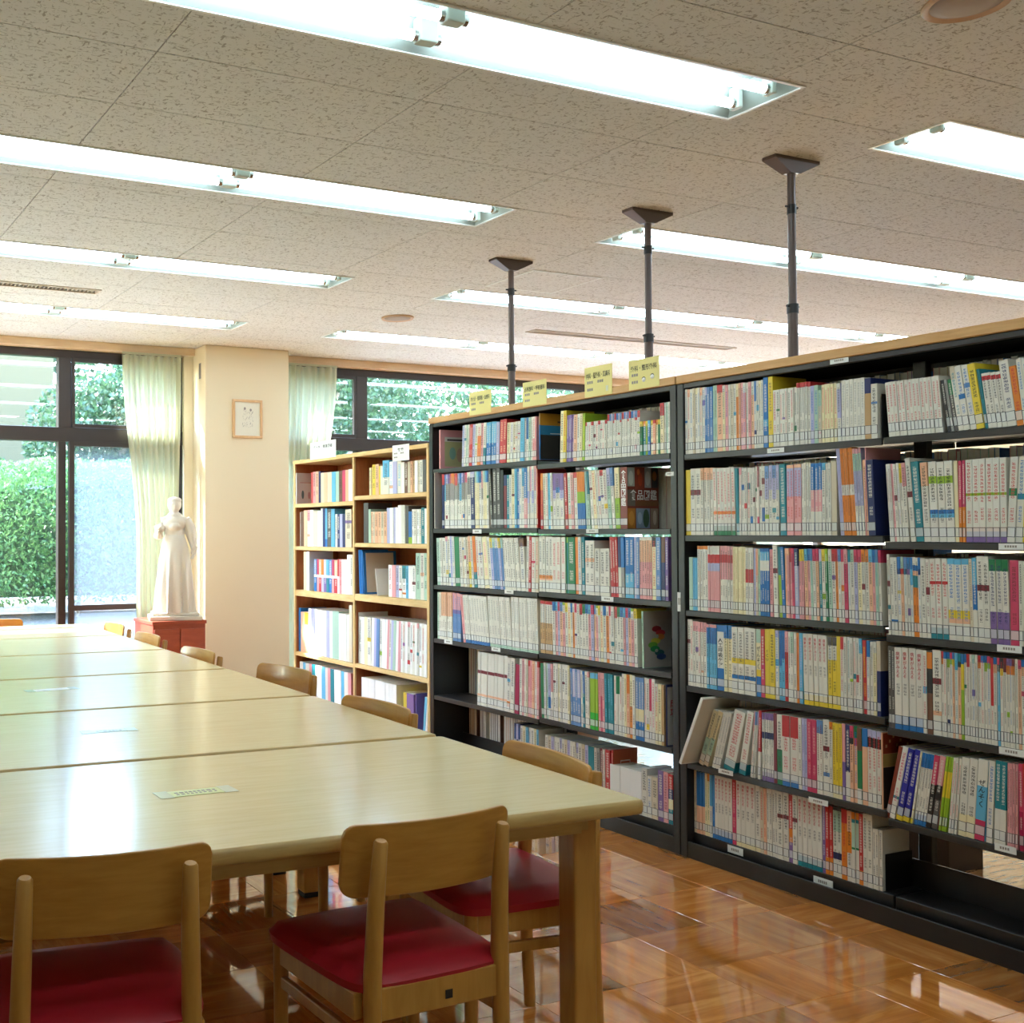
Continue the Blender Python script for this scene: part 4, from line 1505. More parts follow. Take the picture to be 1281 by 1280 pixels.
def book_faces(wd, h, d, bands, ink, seed, label_zone=True, sub_only=False, accent=None, aseed=None):
    """faces of one cover in book space: spine at x=0 facing -x, y 0..-wd, z 0..h; returns verts, faces, col, ink, uv"""
    rnd = random.Random(seed)
    V, Fc, C, I, U = [], [], [], [], []

    def jit(c):
        k = rnd.uniform(.93, 1.03)
        return tuple(min(1, x * k) for x in lin(PAL[c]))
    cuts = []; z = 1.0; seq = []
    for c, f in bands:
        z1 = max(0, z - f) if f else 0
        seq.append((z1, z, jit(c), c)); z = z1
        if f is None: break
    if seq[-1][0] > 0: seq[-1] = (0, *seq[-1][1:])
    main = max(seq, key=lambda s: s[1] - s[0])
    if accent and main[3] in 'wWYe' and main[1] - main[0] > .5:
        ra = random.Random(aseed)
        k_ = ra.uniform(.03, .10); z_ = main[0] + ra.uniform(.15, .8) * (main[1] - main[0] - k_)
        seq = [s_ for s_ in seq if s_ is not main] + [(z_, z_ + k_, jit(accent), accent), (main[0], z_, main[2], main[3]), (z_ + k_, main[1], main[2], main[3])]
    tz = []
    if ink != '-':
        tz = [(rnd.uniform(.44, .54), rnd.uniform(.9, .96), 1.0), (rnd.uniform(.22, .27), rnd.uniform(.38, .43), .85)]
    if sub_only: tz = [(.42, .56, .8)]; ink = 'd'
    inkc = lin(PAL[ink]) if ink != '-' else (0, 0, 0)
    lz0, lz1 = .016 / h, .046 / h
    zs = {0.0, 1.0}
    for s in seq: zs |= {s[0], s[1]}
    for t in tz: zs |= {t[0], t[1]}
    if label_zone: zs |= {lz0, lz0 + .0016 / h, lz1 - .0016 / h, lz1}
    zs = sorted(zs)
    ku = rnd.randrange(200); ch = min(.011, max(.005, wd * .62))

    def quad(p, col, inkv, uvs):
        b = len(V); V.extend(p); Fc.append((b, b + 1, b + 2, b + 3)); C.append(col); I.append(inkv); U.append(uvs)
    rb = min(.0012, wd * .12)       # slightly rolled spine edges
    for a, b in zip(zs[:-1], zs[1:]):
        mid = (a + b) / 2
        col = next(s[2] for s in seq if s[0] <= mid <= s[1])
        iv = 0.0
        for t in tz:
            if t[0] <= mid <= t[1]: iv = t[2]
        if label_zone and lz0 < mid < lz1:
            iv = 0.0
            edge = mid < lz0 + .0017 / h or mid > lz1 - .0017 / h
            col = (.03, .035, .05) if edge else tuple(.35 * x + .65 * y for x, y in zip(col, (.72, .74, .72)))
        za, zb = a * h, b * h
        va, vb = za / ch + ku, zb / ch + ku
        quad([(0, -rb, za), (0, -wd + rb, za), (0, -wd + rb, zb), (0, -rb, zb)], col, (*inkc, iv), [(ku, va), (ku + .999, va), (ku + .999, vb), (ku, vb)])
        for y0, y1, x0, x1 in ((0, -rb, rb, 0), (-wd + rb, -wd, 0, rb)):
            quad([(x0, y0, za), (x1, y1, za), (x1, y1, zb), (x0, y0, zb)], (.05, .055, .07) if label_zone and lz0 < mid < lz1 and wd > .007 else col, (0, 0, 0, 0), [(0, 0)] * 4)
    cc = tuple(x * .96 for x in main[2])
    z_uv = [(0, 0)] * 4
    zero = (0, 0, 0, 0); t = min(.0012, wd * .15)
    # outer boards, inner faces, rims
    for s in (0, 1):
        y = 0 if s == 0 else -wd
        yi = -t if s == 0 else -wd + t
        for (z0, z1, col, c) in sorted(seq):
            q = [(rb, y, z0 * h), (rb, y, z1 * h), (d, y, z1 * h), (d, y, z0 * h)]
            quad(q if s == 0 else q[::-1], tuple(x * .97 for x in (col if len(seq) < 3 else main[2])), zero, z_uv)
        q = [(t, yi, 0), (d, yi, 0), (d, yi, h), (t, yi, h)]
        quad(q if s == 0 else q[::-1], cc, zero, z_uv)
        for zz in (0, h):
            quad([(rb, y, zz), (d, y, zz), (d, yi, zz), (t, yi, zz)], cc, zero, z_uv)
        quad([(d, y, 0), (d, y, h), (d, yi, h), (d, yi, 0)], cc, zero, z_uv)
    for zz in (0, h):
        quad([(0, -rb, zz), (0, -wd + rb, zz), (t, -wd + t, zz), (t, -t, zz)], cc, zero, z_uv)
    return V, Fc, C, I, U, t


def page_box(wd, h, d, t):
    return MB().box(t, d - .0015, -wd + t, -t, .0008, h - .0008)


class Bulk:
    def __init__(self):
        self.V, self.F, self.C, self.I, self.U = [], [], [], [], []; self.PV = MB()

    def add(self, V, F, C, I, U, mx=None):
        b = len(self.V)
        self.V += [tuple(mx @ Vector(p)) if mx else p for p in V]
        self.F += [tuple(i + b for i in f) for f in F]; self.C += C; self.I += I; self.U += U

    def mesh(self, name):
        me = bpy.data.meshes.new(name)
        me.from_pydata(self.V, [], self.F); me.materials.append(M['book'])
        n = len(self.F)
        ca = me.color_attributes.new('col', 'FLOAT_COLOR', 'CORNER'); ia = me.color_attributes.new('ink', 'FLOAT_COLOR', 'CORNER')
        c = np.repeat(np.array([(*x, 1) for x in self.C], dtype=np.float32), 4, 0); i = np.repeat(np.array(self.I, dtype=np.float32), 4, 0)
        ca.data.foreach_set('color', c.ravel()); ia.data.foreach_set('color', i.ravel())
        uvl = me.uv_layers.new(name='UVMap'); uvl.data.foreach_set('uv', np.array(self.U, dtype=np.float32).ravel())
        me.update()
        return me


BOOKS = []


def read_books(data, shelf_z, xs0):
    cur = None
    for line in data.strip().split('\n'):
        tk = line.split()
        if line[0] == '@':
            cur = (tk[0][1:], int(tk[1])); x = float(tk[2]); xspine = xs0 + (.029 if cur[1] == 5 else 0); z = shelf_z[cur[0]][cur[1]]; idx = 0
            lim = YLIM[cur[0]]
            yprev = min(solve_y(x, xspine, z), lim[0] - .0015); plean = 0.0; empty_before = True
            continue
        x1, yt, n = float(tk[0]), float(tk[1]), int(tk[2])
        y1 = max(solve_y(x1, xspine, z), lim[1] + .0015)
        if n and yprev - y1 > .002:
            styles = tk[3].split('|'); lean = math.radians(float(tk[4]) if len(tk) > 4 else 0)
            flag = tk[5] if len(tk) > 5 else ''
            hh = min((onx((x + x1) / 2, yt, xspine).z - z) / math.cos(lean), 1.896 - z) if yt else .252
            if not empty_before:
                yprev -= min(max(0.0, hh * (math.sin(lean) - math.sin(plean))), .5 * (yprev - y1))
            elif lean > 0 and yprev + hh * math.sin(lean) > lim[0]:
                yprev = max(lim[0] - .001 - hh * math.sin(lean), y1 + .5 * (yprev - y1))
            plean = lean; empty_before = False
            pitch = (yprev - y1) / n
            rs = random.Random(int(x * 10) + cur[1])
            racc = rs.choice('rbtPoGvBsqlcmy') if rs.random() < .3 else None
            rseed = rs.randrange(10 ** 6)
            ws = [pitch * (1 + (rs.uniform(-.25, .25) if len(styles) > 1 else rs.uniform(-.06, .06))) for _ in range(n)]
            k = sum(ws) / (yprev - y1)
            y = yprev
            for i in range(n):
                p_ = ws[i] / k
                idx += 1
                BOOKS.append(dict(shelf=cur, idx=idx, y=y, z=z, w=p_ * math.cos(lean) * .975, h=hh * rs.uniform(.992, 1.0), lean=lean,
                                  style=styles[i % len(styles)] if len(styles) <= n else rs.choice(styles), out=(-.035 if flag == 'out' else 0) + rs.uniform(-.0015, .0025), text=flag[1:] if flag.startswith('!') else None, xs=xspine,
                                  seed=rs.randrange(10 ** 6), px=x1, acc=racc if len(styles) == 1 else (rs.choice('rbtPoGvBsqlcmy') if rs.random() < .3 else None), aseed=rseed if len(styles) == 1 else rs.randrange(10 ** 6)))
                y -= p_
        else:
            plean = 0.0; empty_before = True
        x, yprev = x1, y1


YLIM = dict(YC, W1=(W0 - .0245, wm + .0115), W2=(wm - .0115, W1 + .0245))
read_books(DATA, ZR, XB + .008)
n_steel = len(BOOKS)
read_books(WDATA, {'W1': ZW1, 'W2': ZW2}, XB + .025)
tot_idx = {}
for b in BOOKS:
    tot_idx[b['shelf']] = max(tot_idx.get(b['shelf'], 0), b['idx'])


def book_area(b):
    D = Vector((b['xs'], b['y'], b['z'])).length
    a = b['w'] * b['h'] / (D * D) * (b['y'] ** 0) * (b['xs'] / D)
    px, py = proj((b['xs'], b['y'] - b['w'] / 2, b['z'] + b['h'] / 2))
    if px > 1278: a = 0
    if b['text'] == '食品図鑑': a = 9
    return a


order = sorted(range(len(BOOKS)), key=lambda i: -book_area(BOOKS[i]))
single = set(order[:300])
ROWN = ['top', 'second', 'third', 'fourth', 'fifth', 'bottom']


def ordn(k):
    return '%d%s' % (k, 'th' if 10 <= k % 100 <= 20 else {1: 'st', 2: 'nd', 3: 'rd'}.get(k % 10, 'th'))


def book_label(b):
    bands, ink = parse_style(b['style'])
    big = []
    rem = 1.0
    for c, f in bands:
        f = f if f else rem
        rem -= f
        nm = CNAME[c]
        if nm not in [x[0] for x in big]: big.append((nm, f))
    big.sort(key=lambda x: -x[1])
    txt = big[0][0] + (' and ' + big[1][0] if len(big) > 1 and big[1][1] > .05 else '')
    thick = 'thin ' if b['w'] < .008 else ('thick ' if b['w'] > .022 else '')
    col, row = b['shelf']
    rn = ROWN[row]
    if col == 'R1':
        return '%s%s book, %s from the shared upright, %s shelf, unsigned steel bookcase' % (thick, txt, ordn(b['idx']), rn)
    if col == 'R2':
        return '%s%s book, %s past the shelf joint, %s shelf, unsigned steel bookcase' % (thick, txt, ordn(b['idx']), rn)
    if col == 'L2':
        return '%s%s book, %s from the shared upright, %s shelf, signed steel bookcase' % (thick, txt, ordn(tot_idx[b['shelf']] - b['idx'] + 1), rn)
    if col == 'L1':
        return '%s%s book, %s from the outer upright, %s shelf, signed steel bookcase' % (thick, txt, ordn(b['idx']), rn)
    if col == 'W1':
        return '%s%s book, %s from the column side, %s shelf, wooden bookcase' % (thick, txt, ordn(b['idx']), rn)
    return '%s%s book, %s past the divider, %s shelf, wooden bookcase' % (thick, txt, ordn(b['idx']), rn)


BOOKGRP = {'R1': 'books on the unsigned steel bookcase', 'R2': 'books on the unsigned steel bookcase', 'L1': 'books on the signed steel bookcase', 'L2': 'books on the signed steel bookcase', 'W1': 'books on the wooden bookcase', 'W2': 'books on the wooden bookcase'}
bulk = Bulk()
SPEC = {}
for i, b in enumerate(BOOKS):
    bands, ink = parse_style(b['style'])
    wd, h = max(.0025, b['w']), b['h']
    dmax = (.178 if b['shelf'][1] < 5 else .149) if b['shelf'][0][0] in 'LR' else .26
    d = min(h * .70, dmax) * random.Random(b['seed']).uniform(.95, 1)
    V, F, C, I, U, t = book_faces(wd, h, d, bands, ink, b['seed'], label_zone=(b['shelf'][0][0] != 'W'), sub_only=b['text'] == '病気がみえる', accent=b['acc'] if ink not in 'g-' and not b['text'] else None, aseed=b['aseed'])
    lift = wd * abs(math.sin(b['lean'])) if b['lean'] < 0 else 0
    mx = Matrix.Translation((b['xs'] + b['out'], b['y'], b['z'] + .0004 + lift)) @ Matrix.Rotation(-b['lean'], 4, 'X')
    if i in single:
        bk_ = Bulk(); bk_.add(V, F, C, I, U)
        o = put(bpy.data.objects.new('book', bk_.mesh('book')), label=book_label(b), cat='book', group=BOOKGRP[b['shelf'][0]])
        o.matrix_basis = mx
        page_box(wd, h, d, t).build('page_block', M['paper'], o)
        b['obj'] = o
        tx = b['text']
        if tx:
            inkm = M['redink'] if tx == '病気がみえる' else (M['whiteink'] if tx == '食品図鑑' else M['ink'])
            if tx == '食品図鑑':
                letter(o, 'title', text_mesh(tx, inkm, True), (-.0006, -wd / 2, h * .66), wd * .72, h * .58)
                SPEC['food'] = (o, wd, h, d)
            elif tx == 'ICU':
                letter(o, 'title', text_mesh(tx, inkm, True), (-.0006, -wd / 2, h * .62), wd * .5, h * .17)
            elif tx == '病気がみえる':
                letter(o, 'title', text_mesh(tx, inkm, True), (-.0006, -wd / 2, h * .79), wd * .55, h * .32)
            else:
                letter(o, 'title', text_mesh(tx, inkm, True), (-.0006, -wd / 2, h * .58), wd * .66, h * (.34 if tx == 'ぜんそく' else .44))
    else:
        bulk.add(V, F, C, I, U, mx)
        pb = page_box(wd, h, d, t)
        bulk.PV.add([tuple(mx @ Vector(p)) for p in pb.v], pb.f)

# books shelved on the far side of the steel bookcases, only glimpsed through the gaps
rs = random.Random(5)
for col in ('L1', 'L2', 'R1', 'R2'):
    for row in range(6):
        if (col, row) in (('R2', 5), ('L2', 5), ('R1', 5)): continue
        z = ZR[col][row]
        y = YC[col][0] - .03
        yend = YC[col][1] + (.03 if (col, row) != ('R2', 4) else .5)
        if (col, row) == ('L1', 5): y -= .0
        while y > yend:
            wd = rs.uniform(.010, .03); pit_ = (ZR[col][row - 1] if row else 1.905) - ZR[col][row]; h = min(.31, pit_ - (rs.uniform(.036, .05) if row else rs.uniform(.028, .034)))
            if rs.random() < .03: y -= .03; continue
            V, F, C, I, U, t = book_faces(wd * .97, h, .165, [(rs.choice('weansYngdu' if (col, row) == ('L1', 5) else 'wwegVbrYLp'), None)], '-', rs.randrange(10 ** 6), False)
            mx = Matrix.Translation((XR - .006, y - wd, z + .0004)) @ Matrix.Rotation(math.pi, 4, 'Z')
            bulk.add(V, F, C, I, U, mx)
            pb = page_box(wd * .97, h, .165, t); bulk.PV.add([tuple(mx @ Vector(p)) for p in pb.v], pb.f)
            y -= wd
rest = put(bpy.data.objects.new('book_rows', bulk.mesh('book_rows')), label='remaining close packed rows of paperbacks on all three bookcases', cat='books', kind='stuff')
bulk.PV.build('page_blocks', M['paper'], rest, kind='stuff')


# printed pictures on the covers that show in the gaps
def patch(parent, wd, x0, x1, z0, z1, rgb, name='cover_picture', off=.0004):
    m_ = bpy.data.materials.get('print_%d_%d_%d' % rgb) or mat('print_%d_%d_%d' % rgb, lin(rgb), .3)
    mb = MB()
    mb.add([(x0, -wd - off, z0), (x1, -wd - off, z0), (x1, -wd - off, z1), (x0, -wd - off, z1)], [(0, 1, 2, 3)])
    return mb.build(name, m_, parent)


def disc(parent, wd, cx, cz, rx, rz, rgb, off=.0006, name='cover_picture'):
    m_ = bpy.data.materials.get('print_%d_%d_%d' % rgb) or mat('print_%d_%d_%d' % rgb, lin(rgb), .3)
    v = [(cx + rx * math.cos(a), -wd - off, cz + rz * math.sin(a)) for a in np.linspace(0, math.tau, 17)[:-1]]
    return MB().add(v, [list(range(16))]).build(name, m_, parent)


if 'food' in SPEC:
    o, wd, h, d = SPEC['food']
    for (x0, x1, z0, z1, c) in ((.0, .25, .68, 1, (170, 175, 160)), (.25, .55, .64, 1, (150, 60, 40)), (.55, .78, .66, 1, (178, 182, 184)), (.78, 1, .66, 1, (70, 60, 60)), (0, .27, .0, .34, (188, 120, 40)), (.27, .74, 0, .34, (130, 150, 172)), (.74, 1, 0, .34, (150, 128, 110)), (.0, .27, .36, .64, (110, 100, 88)), (.27, 1, .36, .46, (120, 70, 34))):
        patch(o, wd, d * x0 + .002, d * x1 - .002, h * z0 + .002, h * z1 - .002, c)
    for (cx, cz, rx, rz, c) in ((.12, .82, .08, .12, (206, 210, 196)), (.42, .8, .07, .11, (190, 74, 40)), (.36, .92, .05, .05, (220, 120, 60)), (.66, .82, .08, .12, (214, 216, 214)), (.88, .86, .07, .08, (176, 110, 50)), (.13, .17, .09, .12, (214, 150, 60)), (.6, .17, .1, .15, (58, 88, 62)), (.4, .17, .07, .1, (170, 186, 204)), (.88, .18, .06, .12, (196, 178, 160))):
        disc(o, wd, d * cx, h * cz, d * rx, h * rz, c)
    letter(o, 'cover_title', text_mesh('食品図鑑', M['whiteink']), (d * .52, -wd - .0008, h * .55), d * .86, h * .17, FACE_MY)

by = {(b['shelf'], b['idx']): b for b in BOOKS}


def cover_of(shelf, idx):
    """position frame for a picture laid on a cover that faces the gap"""
    b = by[(shelf, idx)]
    wd, h = b['w'], b['h']; d = min(h * .7, .178)
    if 'obj' in b: return b['obj'], wd, h, d
    return None


def loose_book(b_shelf, px, ytop, wd, style, label, d=.178, xs=None, lean=0, zoff=0.0):
    z = ZR[b_shelf[0]][b_shelf[1]] if b_shelf[0] in ZR else (ZW1 if b_shelf[0] == 'W1' else ZW2)[b_shelf[1]]
    xs = xs or XB + .008
    y = solve_y(px, xs, z)
    h = (onx(px, ytop, xs).z - z) / math.cos(lean)
    bands, ink = parse_style(style)
    V, F, C, I, U, t = book_faces(wd, h, d, bands, ink, 11 + int(px), False)
    q = Bulk(); q.add(V, F, C, I, U)
    o = put(bpy.data.objects.new('book', q.mesh('book')), label=label, cat='book', group='books shelved with a cover showing')
    lift = wd * abs(math.sin(lean)) if lean < 0 else 0
    o.matrix_basis = Matrix.Translation((xs, y, z + .0004 + lift + zoff)) @ Matrix.Rotation(-lean, 4, 'X')
    page_box(wd, h, d, t).build('page_block', M['paper'], o)
    return o, wd, h, d


# picture-book with a framed scene, top shelf beside the outer upright
o, wd, h, d = loose_book(('L1', 0), 549.5, 538, .012, 'p/-', 'pink picture book with a framed green scene, top shelf')
patch(o, wd, d * .16, d * .98, h * .06, h * .82, (176, 172, 118)); patch(o, wd, d * .16, d * .98, h * .70, h * .82, (216, 210, 196), off=.0008); patch(o, wd, d * .25, d * .9, h * .72, h * .77, (70, 60, 56), off=.001)
disc(o, wd, d * .45, h * .4, d * .12, h * .16, (120, 160, 140), .0009); disc(o, wd, d * .72, h * .36, d * .12, h * .18, (170, 140, 110), .0009)
# ochre, blue and black cover at the shelf joint
o, wd, h, d = loose_book(('L1', 0), 674.5, 517, .006, 'a.25b/-', 'ochre and blue covered book at the shelf joint, top shelf')
patch(o, wd, .003, d, h * .74, h * .99, (196, 140, 44)); patch(o, wd, .003, d, h * .54, h * .735, (24, 120, 176)); patch(o, wd, .003, d, h * .01, h * .535, (34, 32, 34)); patch(o, wd, d * .35, d * .8, h * .555, h * .575, (200, 210, 214), off=.0007)
patch(o, wd, d * .6, d * .95, h * .8, h * .84, (70, 50, 30), off=.0007)
# grey album standing proud of the outer upright
o, wd, h, d = loose_book(('L1', 1), 543.4, 591, .004, 'w/-', 'grey white album standing proud of the outer upright', xs=XB - .02)
patch(o, wd, .002, d, h * .01, h * .99, (176, 172, 164)); patch(o, wd, d * .35, d * .9, h * .02, h * .3, (130, 60, 44), off=.0007)
# emblem book
o, wd, h, d = loose_book(('L2', 3), 803.5, 765, .010, 'L/k', 'pale grey book with a rainbow ribbon emblem on its cover', lean=math.radians(1))
patch(o, wd, .002, d, h * .01, h * .99, (176, 170, 158))
RB = [(150, 30, 40), (196, 50, 50), (210, 130, 50), (200, 196, 70), (110, 170, 60), (40, 130, 70), (30, 90, 90), (40, 70, 120)]
for k in range(8):
    a0 = k / 8; zc = h * (.68 - .07 * k)
    xc = d * (.42 + .13 * math.sin(k * 1.15))
    disc(o, wd, xc, zc, d * .15, h * .055, RB[k], .0007 + k * .00002, 'rainbow_emblem')
disc(o, wd, d * .42, h * .55, d * .06, h * .035, (182, 176, 164), .0012, 'rainbow_emblem'); disc(o, wd, d * .40, h * .3, d * .05, h * .03, (182, 176, 164), .0012, 'rainbow_emblem')
letter(o, 'spine_title', text_mesh('ネズ', M['ink'], True), (-.0007, -wd / 2, h * .72), wd * .6, h * .16)
# white boxed book at the end of the fifth shelf
o, wd, h, d = loose_book(('L2', 4), 833.3, 857, .004, 'B/-', 'white cover with navy edge, end of the fifth signed shelf')
patch(o, wd, .004, d * .95, h * .02, h * .96, (206, 202, 190))
letter(o, 'cover_title', text_mesh('成功', M['redink'], True), (d * .22, -wd - .0008, h * .62), d * .22, h * .3, FACE_MY)
# red box beside the thick white volumes
o, wd, h, d = loose_book(('L2', 5), 765, 938, .012, 'r/w', 'orange red slipcase with white line emblem, bottom signed shelf', xs=XB + .045, d=.14)
patch(o, wd, .002, d, h * .01, h * .99, (190, 84, 44))
for (x0, x1, z0, z1) in ((.3, .7, .78, .80), (.3, .32, .62, .80), (.68, .7, .62, .80), (.15, .32, .60, .62), (.68, .85, .60, .62), (.15, .17, .4, .62), (.83, .85, .4, .62)):
    patch(o, wd, d * x0, d * x1, h * z0, h * z1, (226, 196, 180), off=.0007)
patch(o, wd, d * .40, d * .6, h * .62, h * .72, (150, 164, 180), off=.0008)
# big white book that slips off the fifth shelf
Y0 = solve_y(851, XB - .055, .385)
bands, ink = parse_style('W/-')
hb_, wb_, db_ = .30, .013, .21
V, F, C, I, U, t = book_faces(wb_, hb_, db_, bands, ink, 3, False)
q = Bulk(); q.add(V, F, C, I, U)
o = put(bpy.data.objects.new('book', q.mesh('book')), label='large white book leaning out of the fifth unsigned shelf', cat='book', group='books shelved with a cover showing')
o.matrix_basis = Matrix.Translation((XB - .060, Y0 + .004, .392)) @ Matrix.Rotation(math.radians(23), 4, 'X') @ Matrix.Rotation(math.radians(0), 4, 'Y')
page_box(wb_, hb_, db_, t).build('page_block', M['paper'], o)
patch(o, wb_, .004, db_ - .004, .004, hb_ - .004, (214, 206, 190)); patch(o, wb_, db_ * .5, db_ * .8, hb_ * .62, hb_ * .78, (190, 160, 120), off=.0008)
# dark red cover behind the sorted rows
o, wd, h, d = loose_book(('R1', 4), 1103.4, 917, .004, 's/-', 'red brown patterned cover at the joint of the fifth unsigned shelf')
patch(o, wd, .003, d, h * .72, h * .99, (150, 60, 34)); patch(o, wd, .003, d, h * .55, h * .715, (176, 150, 84)); patch(o, wd, .003, d, h * .01, h * .545, (52, 44, 38))
for k in range(9):
    patch(o, wd, d * (.08 + .1 * k), d * (.13 + .1 * k), h * (.80 + .06 * (k % 3)), h * (.84 + .06 * (k % 3)), (206, 170, 130), off=.0008)
# lavender album showing behind the second unsigned shelf
o, wd, h, d = loose_book(('R1', 1), 1083.0, 560, .003, 'p/-', 'dusty pink tall cover rising behind the second unsigned shelf')
# child's drawing cover on the wooden bookcase
o, wd, h, d = loose_book(('W1', 0), 370, 592, .010, 'W/-', 'white picture book with a child drawing, top wooden shelf', d=.2, xs=XB + .005)
patch(o, wd, .004, d, h * .01, h * .99, (212, 200, 192))
for (cx, cz, rx, rz, c) in ((.25, .3, .05, .14, (90, 110, 110)), (.5, .28, .05, .12, (190, 140, 140)), (.85, .4, .06, .28, (70, 84, 110))):
    disc(o, wd, d * cx, h * cz, d * rx, h * rz, c)
patch(o, wd, d * .15, d * .8, h * .68, h * .70, (190, 110, 90), off=.0008)
# framed certificate-like board leaning on the wooden shelf
o, wd, h, d = loose_book(('W2', 2), 455, 690, .008, 'b/-', 'blue edged board leaning on the third wooden shelf', d=.24, xs=XB + .02, lean=math.radians(4))
patch(o, wd, .02, d - .02, h * .04, h * .96, (206, 190, 168))
o, wd, h, d = loose_book(('W2', 2), 472, 712, .004, 'W/-', 'cream booklet leaning against the blue edged board', d=.15, xs=XB + .03, lean=math.radians(10))
o, wd, h, d = loose_book(('W2', 4), 520, 868, .006, 'v/-', 'mauve covered album on the bottom wooden shelf', d=.2, xs=XB + .03)

bx = empty('storage_box', (4.30, 2.84, 0), -.1, label='low dark brown box on the floor behind the empty bottom tray', cat='box')
MB().bbox(-.09, .09, -.02, .26, 0, .125, .003).build('body', mat('dark_brown_board', lin((74, 54, 40)), .5), bx)
MB().box(-.05, .10, .02, .20, .126, .129).build('paper_sheet', M['tag'], bx)

# ================================================================== statue on its cabinet
SX, SY = 2.745, 7.47
cab = empty('cabinet', (2.722, 7.50, 0), label='red brown wooden cabinet carrying the white statue', cat='cabinet')
MB().bbox(-.195, .195, -.19, .21, .03, .675, .003).build('body', M['redwood'], cab)
MB().bbox(-.202, .202, -.20, .22, .675, .70, .004).build('top', M['redwood'], cab)
for s in (-1, 1):
    dd = MB().bbox(s * .096 - .092, s * .096 + .092, -.204, -.190, .06, .645, .003).build('door', M['redwood'], cab)
    MB().lathe([(.0, 0), (.008, .002), (.012, .012), (.0, .018)], 12, (0, 0, 0)).build('knob', M['chrome'], dd).matrix_basis = Matrix.Translation((s * .03, -.204, .36)) @ Matrix.Rotation(math.pi / 2, 4, 'X')
MB().box(-.18, .18, -.17, .19, 0, .03).build('plinth', M['redwood'], cab)

st = empty('statue', (SX, SY, .70), label='white plaster statue of a standing woman in a long gown', cat='statue')
MB().bbox(-.185, .185, -.15, .15, 0, .030, .006).bbox(-.165, .165, -.13, .13, .030, .052, .006).build('base', M['plaster'], st)


def folds(a, z):
    k = max(0.0, min(1.0, (.50 - z) / .45))
    return 1 + k * (.15 * math.sin(a * 12) + .06 * math.sin(a * 19 + 1.3))


mb = MB()
mb.lathe([(.136, .05), (.134, .07), (.130, .18), (.122, .30), (.112, .42), (.100, .50), (.084, .555), (.070, .595)], 88, fn=folds)


def ell(c, r, n=16, m_=10):
    v = []; f = []
    for i in range(m_ + 1):
        ph = math.pi * i / m_
        for k in range(n):
            a = math.tau * k / n
            v.append((c[0] + r[0] * math.sin(ph) * math.cos(a), c[1] + r[1] * math.sin(ph) * math.sin(a), c[2] + r[2] * math.cos(ph)))
    for i in range(m_):
        for k in range(n):
            f.append((i * n + k, i * n + (k + 1) % n, (i + 1) * n + (k + 1) % n, (i + 1) * n + k))
    return v, f


for c, r in (((0, 0, .62), (.072, .058, .075)), ((0, -.004, .685), (.084, .062, .058)), ((0, -.012, .66), (.056, .064, .048)), ((.0, 0, .712), (.092, .050, .032)), ((0, 0, .735), (.055, .042, .03)),
             ((0, 0, .755), (.029, .029, .045)), ((0, -.004, .812), (.042, .048, .056)), ((0, .016, .818), (.052, .050, .056)), ((0, .045, .785), (.036, .03, .045)),
             ((0, -.047, .806), (.007, .011, .010)), ((0, -.041, .787), (.014, .010, .006)), ((-.016, -.042, .82), (.010, .006, .005)), ((.016, -.042, .82), (.010, .006, .005)),
             ((-.042, .0, .81), (.007, .012, .014)), ((.042, .0, .81), (.007, .012, .014)), ((0, .004, .846), (.052, .052, .026))):
    mb.add(*ell(c, r))
# raised arm with the lamp, hanging arm with a folded scroll
mb.tube([(-.078, 0, .715), (-.108, -.012, .65), (-.116, -.03, .592), (-.118, -.07, .60), (-.115, -.105, .622)], [.034, .042, .036, .028, .019], 12)
mb.tube([(.078, 0, .715), (.108, .008, .65), (.122, -.004, .585), (.130, -.012, .535), (.134, -.03, .492)], [.034, .042, .036, .027, .018], 12)
for k, (a, l_) in enumerate(((-.5, .022), (-.2, .027), (.1, .028), (.4, .023))):
    x0 = -.115 + .007 * (k - 1.5)
    mb.tube([(x0, -.105, .622), (x0, -.125, .622 + .004 * k), (x0 + .002, -.128, .610)], [.0075, .0065, .005], 8)
    x1 = .134 + .007 * (k - 1.5)
    mb.tube([(x1, -.03, .492), (x1, -.036, .468), (x1, -.028, .452)], [.0075, .0065, .005], 8)
mb.tube([(-.104, -.10, .622), (-.096, -.118, .632), (-.104, -.128, .636)], [.008, .007, .005], 8)
mb.tube([(.122, -.034, .49), (.116, -.044, .476), (.119, -.046, .462)], [.008, .007, .005], 8)
body = mb.build('figure', M['plaster'], st)
rm = body.modifiers.new('one_surface', 'REMESH'); rm.mode = 'VOXEL'; rm.voxel_size = .0042; rm.use_smooth_shade = True
MB().lathe([(.0, 0), (.020, 0), (.026, .012), (.022, .026), (.008, .030), (0.0, .030)], 16, (-.118, -.128, .632)).tube([(-.118, -.155, .648), (-.118, -.178, .655)], [.008, .004], 8).build('oil_lamp', M['plaster'], st)
MB().tube([(.118, -.05, .43), (.150, -.036, .515)], .011, 10).build('scroll', M['plaster'], st)
st.rotation_euler = (0, 0, math.radians(-16))

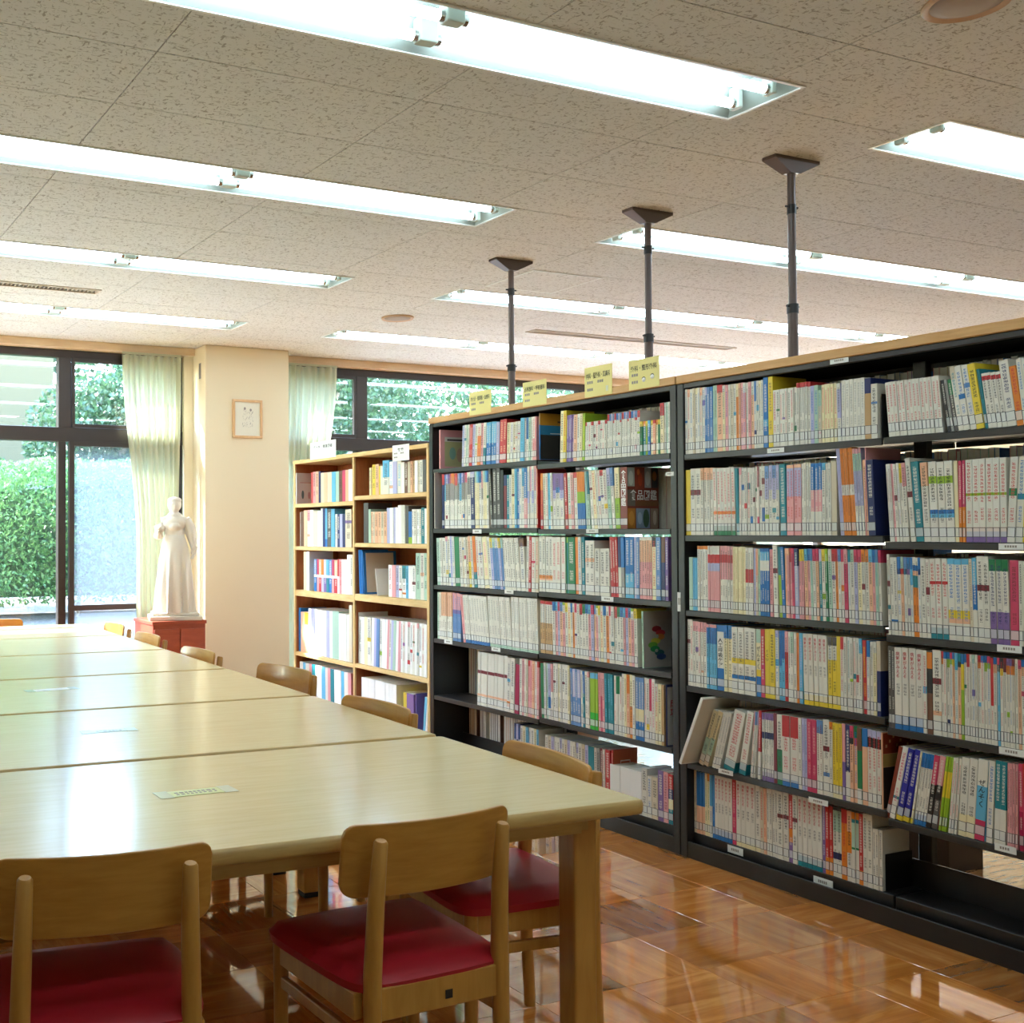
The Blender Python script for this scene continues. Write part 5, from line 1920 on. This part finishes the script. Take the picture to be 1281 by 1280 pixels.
# ================================================================== picture on the column
pf = empty('picture_frame', (3.488, 7.87, 2.045), label='small pale wood frame with a pencil sketch on the column', cat='picture')
W_, H_ = .125, .298
f = MB(); t = .019
f.bbox(-W_, W_, -.018, 0, 0, t, .002, seg=1); f.bbox(-W_, W_, -.018, 0, H_ - t, H_, .002, seg=1); f.bbox(-W_, -W_ + t, -.018, 0, t, H_ - t, .002, seg=1); f.bbox(W_ - t, W_, -.018, 0, t, H_ - t, .002, seg=1)
f.build('frame', M['frameart'], pf)
MB().box(-W_ + t, W_ - t, -.008, -.003, t, H_ - t).build('mat_board', M['artpaper'], pf)
sk = MB()
rr = random.Random(4)
for (cx, cz, sx_, sz_) in ((-.022, .145, .022, .07), (.028, .14, .018, .065)):
    for k in range(34):
        x, z = cx + rr.uniform(-sx_, sx_), cz + rr.uniform(-sz_, sz_)
        ln = rr.uniform(.004, .016)
        sk.box(x, x + .0016, -.0086, -.0080, z, z + ln)
    v = [(cx + .009 * math.cos(a), -.0086, cz + sz_ + .014 + .011 * math.sin(a)) for a in np.linspace(0, math.tau, 13)[:-1]]
    sk.add(v, [list(range(12))])
sk.build('pencil_sketch', M['grey'], pf)


# ================================================================== curtains
def curtain(xa, xb, ztop, zbot, y, label, low=None, folds_n=9, amp=.035):
    """xa..xb at the top, low=(xa,xb) lower down where the cloth is drawn aside"""
    r = empty('curtain', ((xa + xb) / 2, y, zbot), label=label, cat='curtain', group='pale green curtains drawn aside')
    n, m_ = folds_n * 12, 26
    v = []; f = []
    for j in range(m_ + 1):
        tt = j / m_; z = ztop + (zbot - ztop) * tt
        k = min(1, tt / .55); k = k * k * (3 - 2 * k)
        a = xa + (low[0] - xa) * k; b = xb + (low[1] - xb) * k
        for i in range(n + 1):
            u_ = i / n
            ph = u_ * folds_n * math.tau
            x = a + (b - a) * (u_ + .012 * math.sin(ph * 1.0 + 2 * tt))
            yy = amp * (.55 + .45 * tt) * math.sin(ph + .5 * math.sin(3 * tt + u_ * 5)) + .012 * math.sin(ph * .37 + 1)
            v.append((x - (xa + xb) / 2, yy, z - zbot))
    for j in range(m_):
        for i in range(n):
            q = j * (n + 1) + i; f.append((q, q + 1, q + n + 2, q + n + 1))
    MB().add(v, f, 0, True).build('cloth', M['curtain'], r)
    MB().box(xa - (xa + xb) / 2, xb - (xa + xb) / 2, -.01, .01, ztop - zbot + .002, ztop - zbot + .018).build('header_tape', M['curtain'], r)


curtain(2.545, 3.015, 2.668, .03, YW - .035, 'pale green curtain bunched beside the column, behind the statue', (2.66, 2.99), 9, .032)
curtain(3.89, 4.385, 2.668, .03, YW - .035, 'pale green curtain bunched behind the wooden bookcase', (3.89, 4.22), 8, .032)
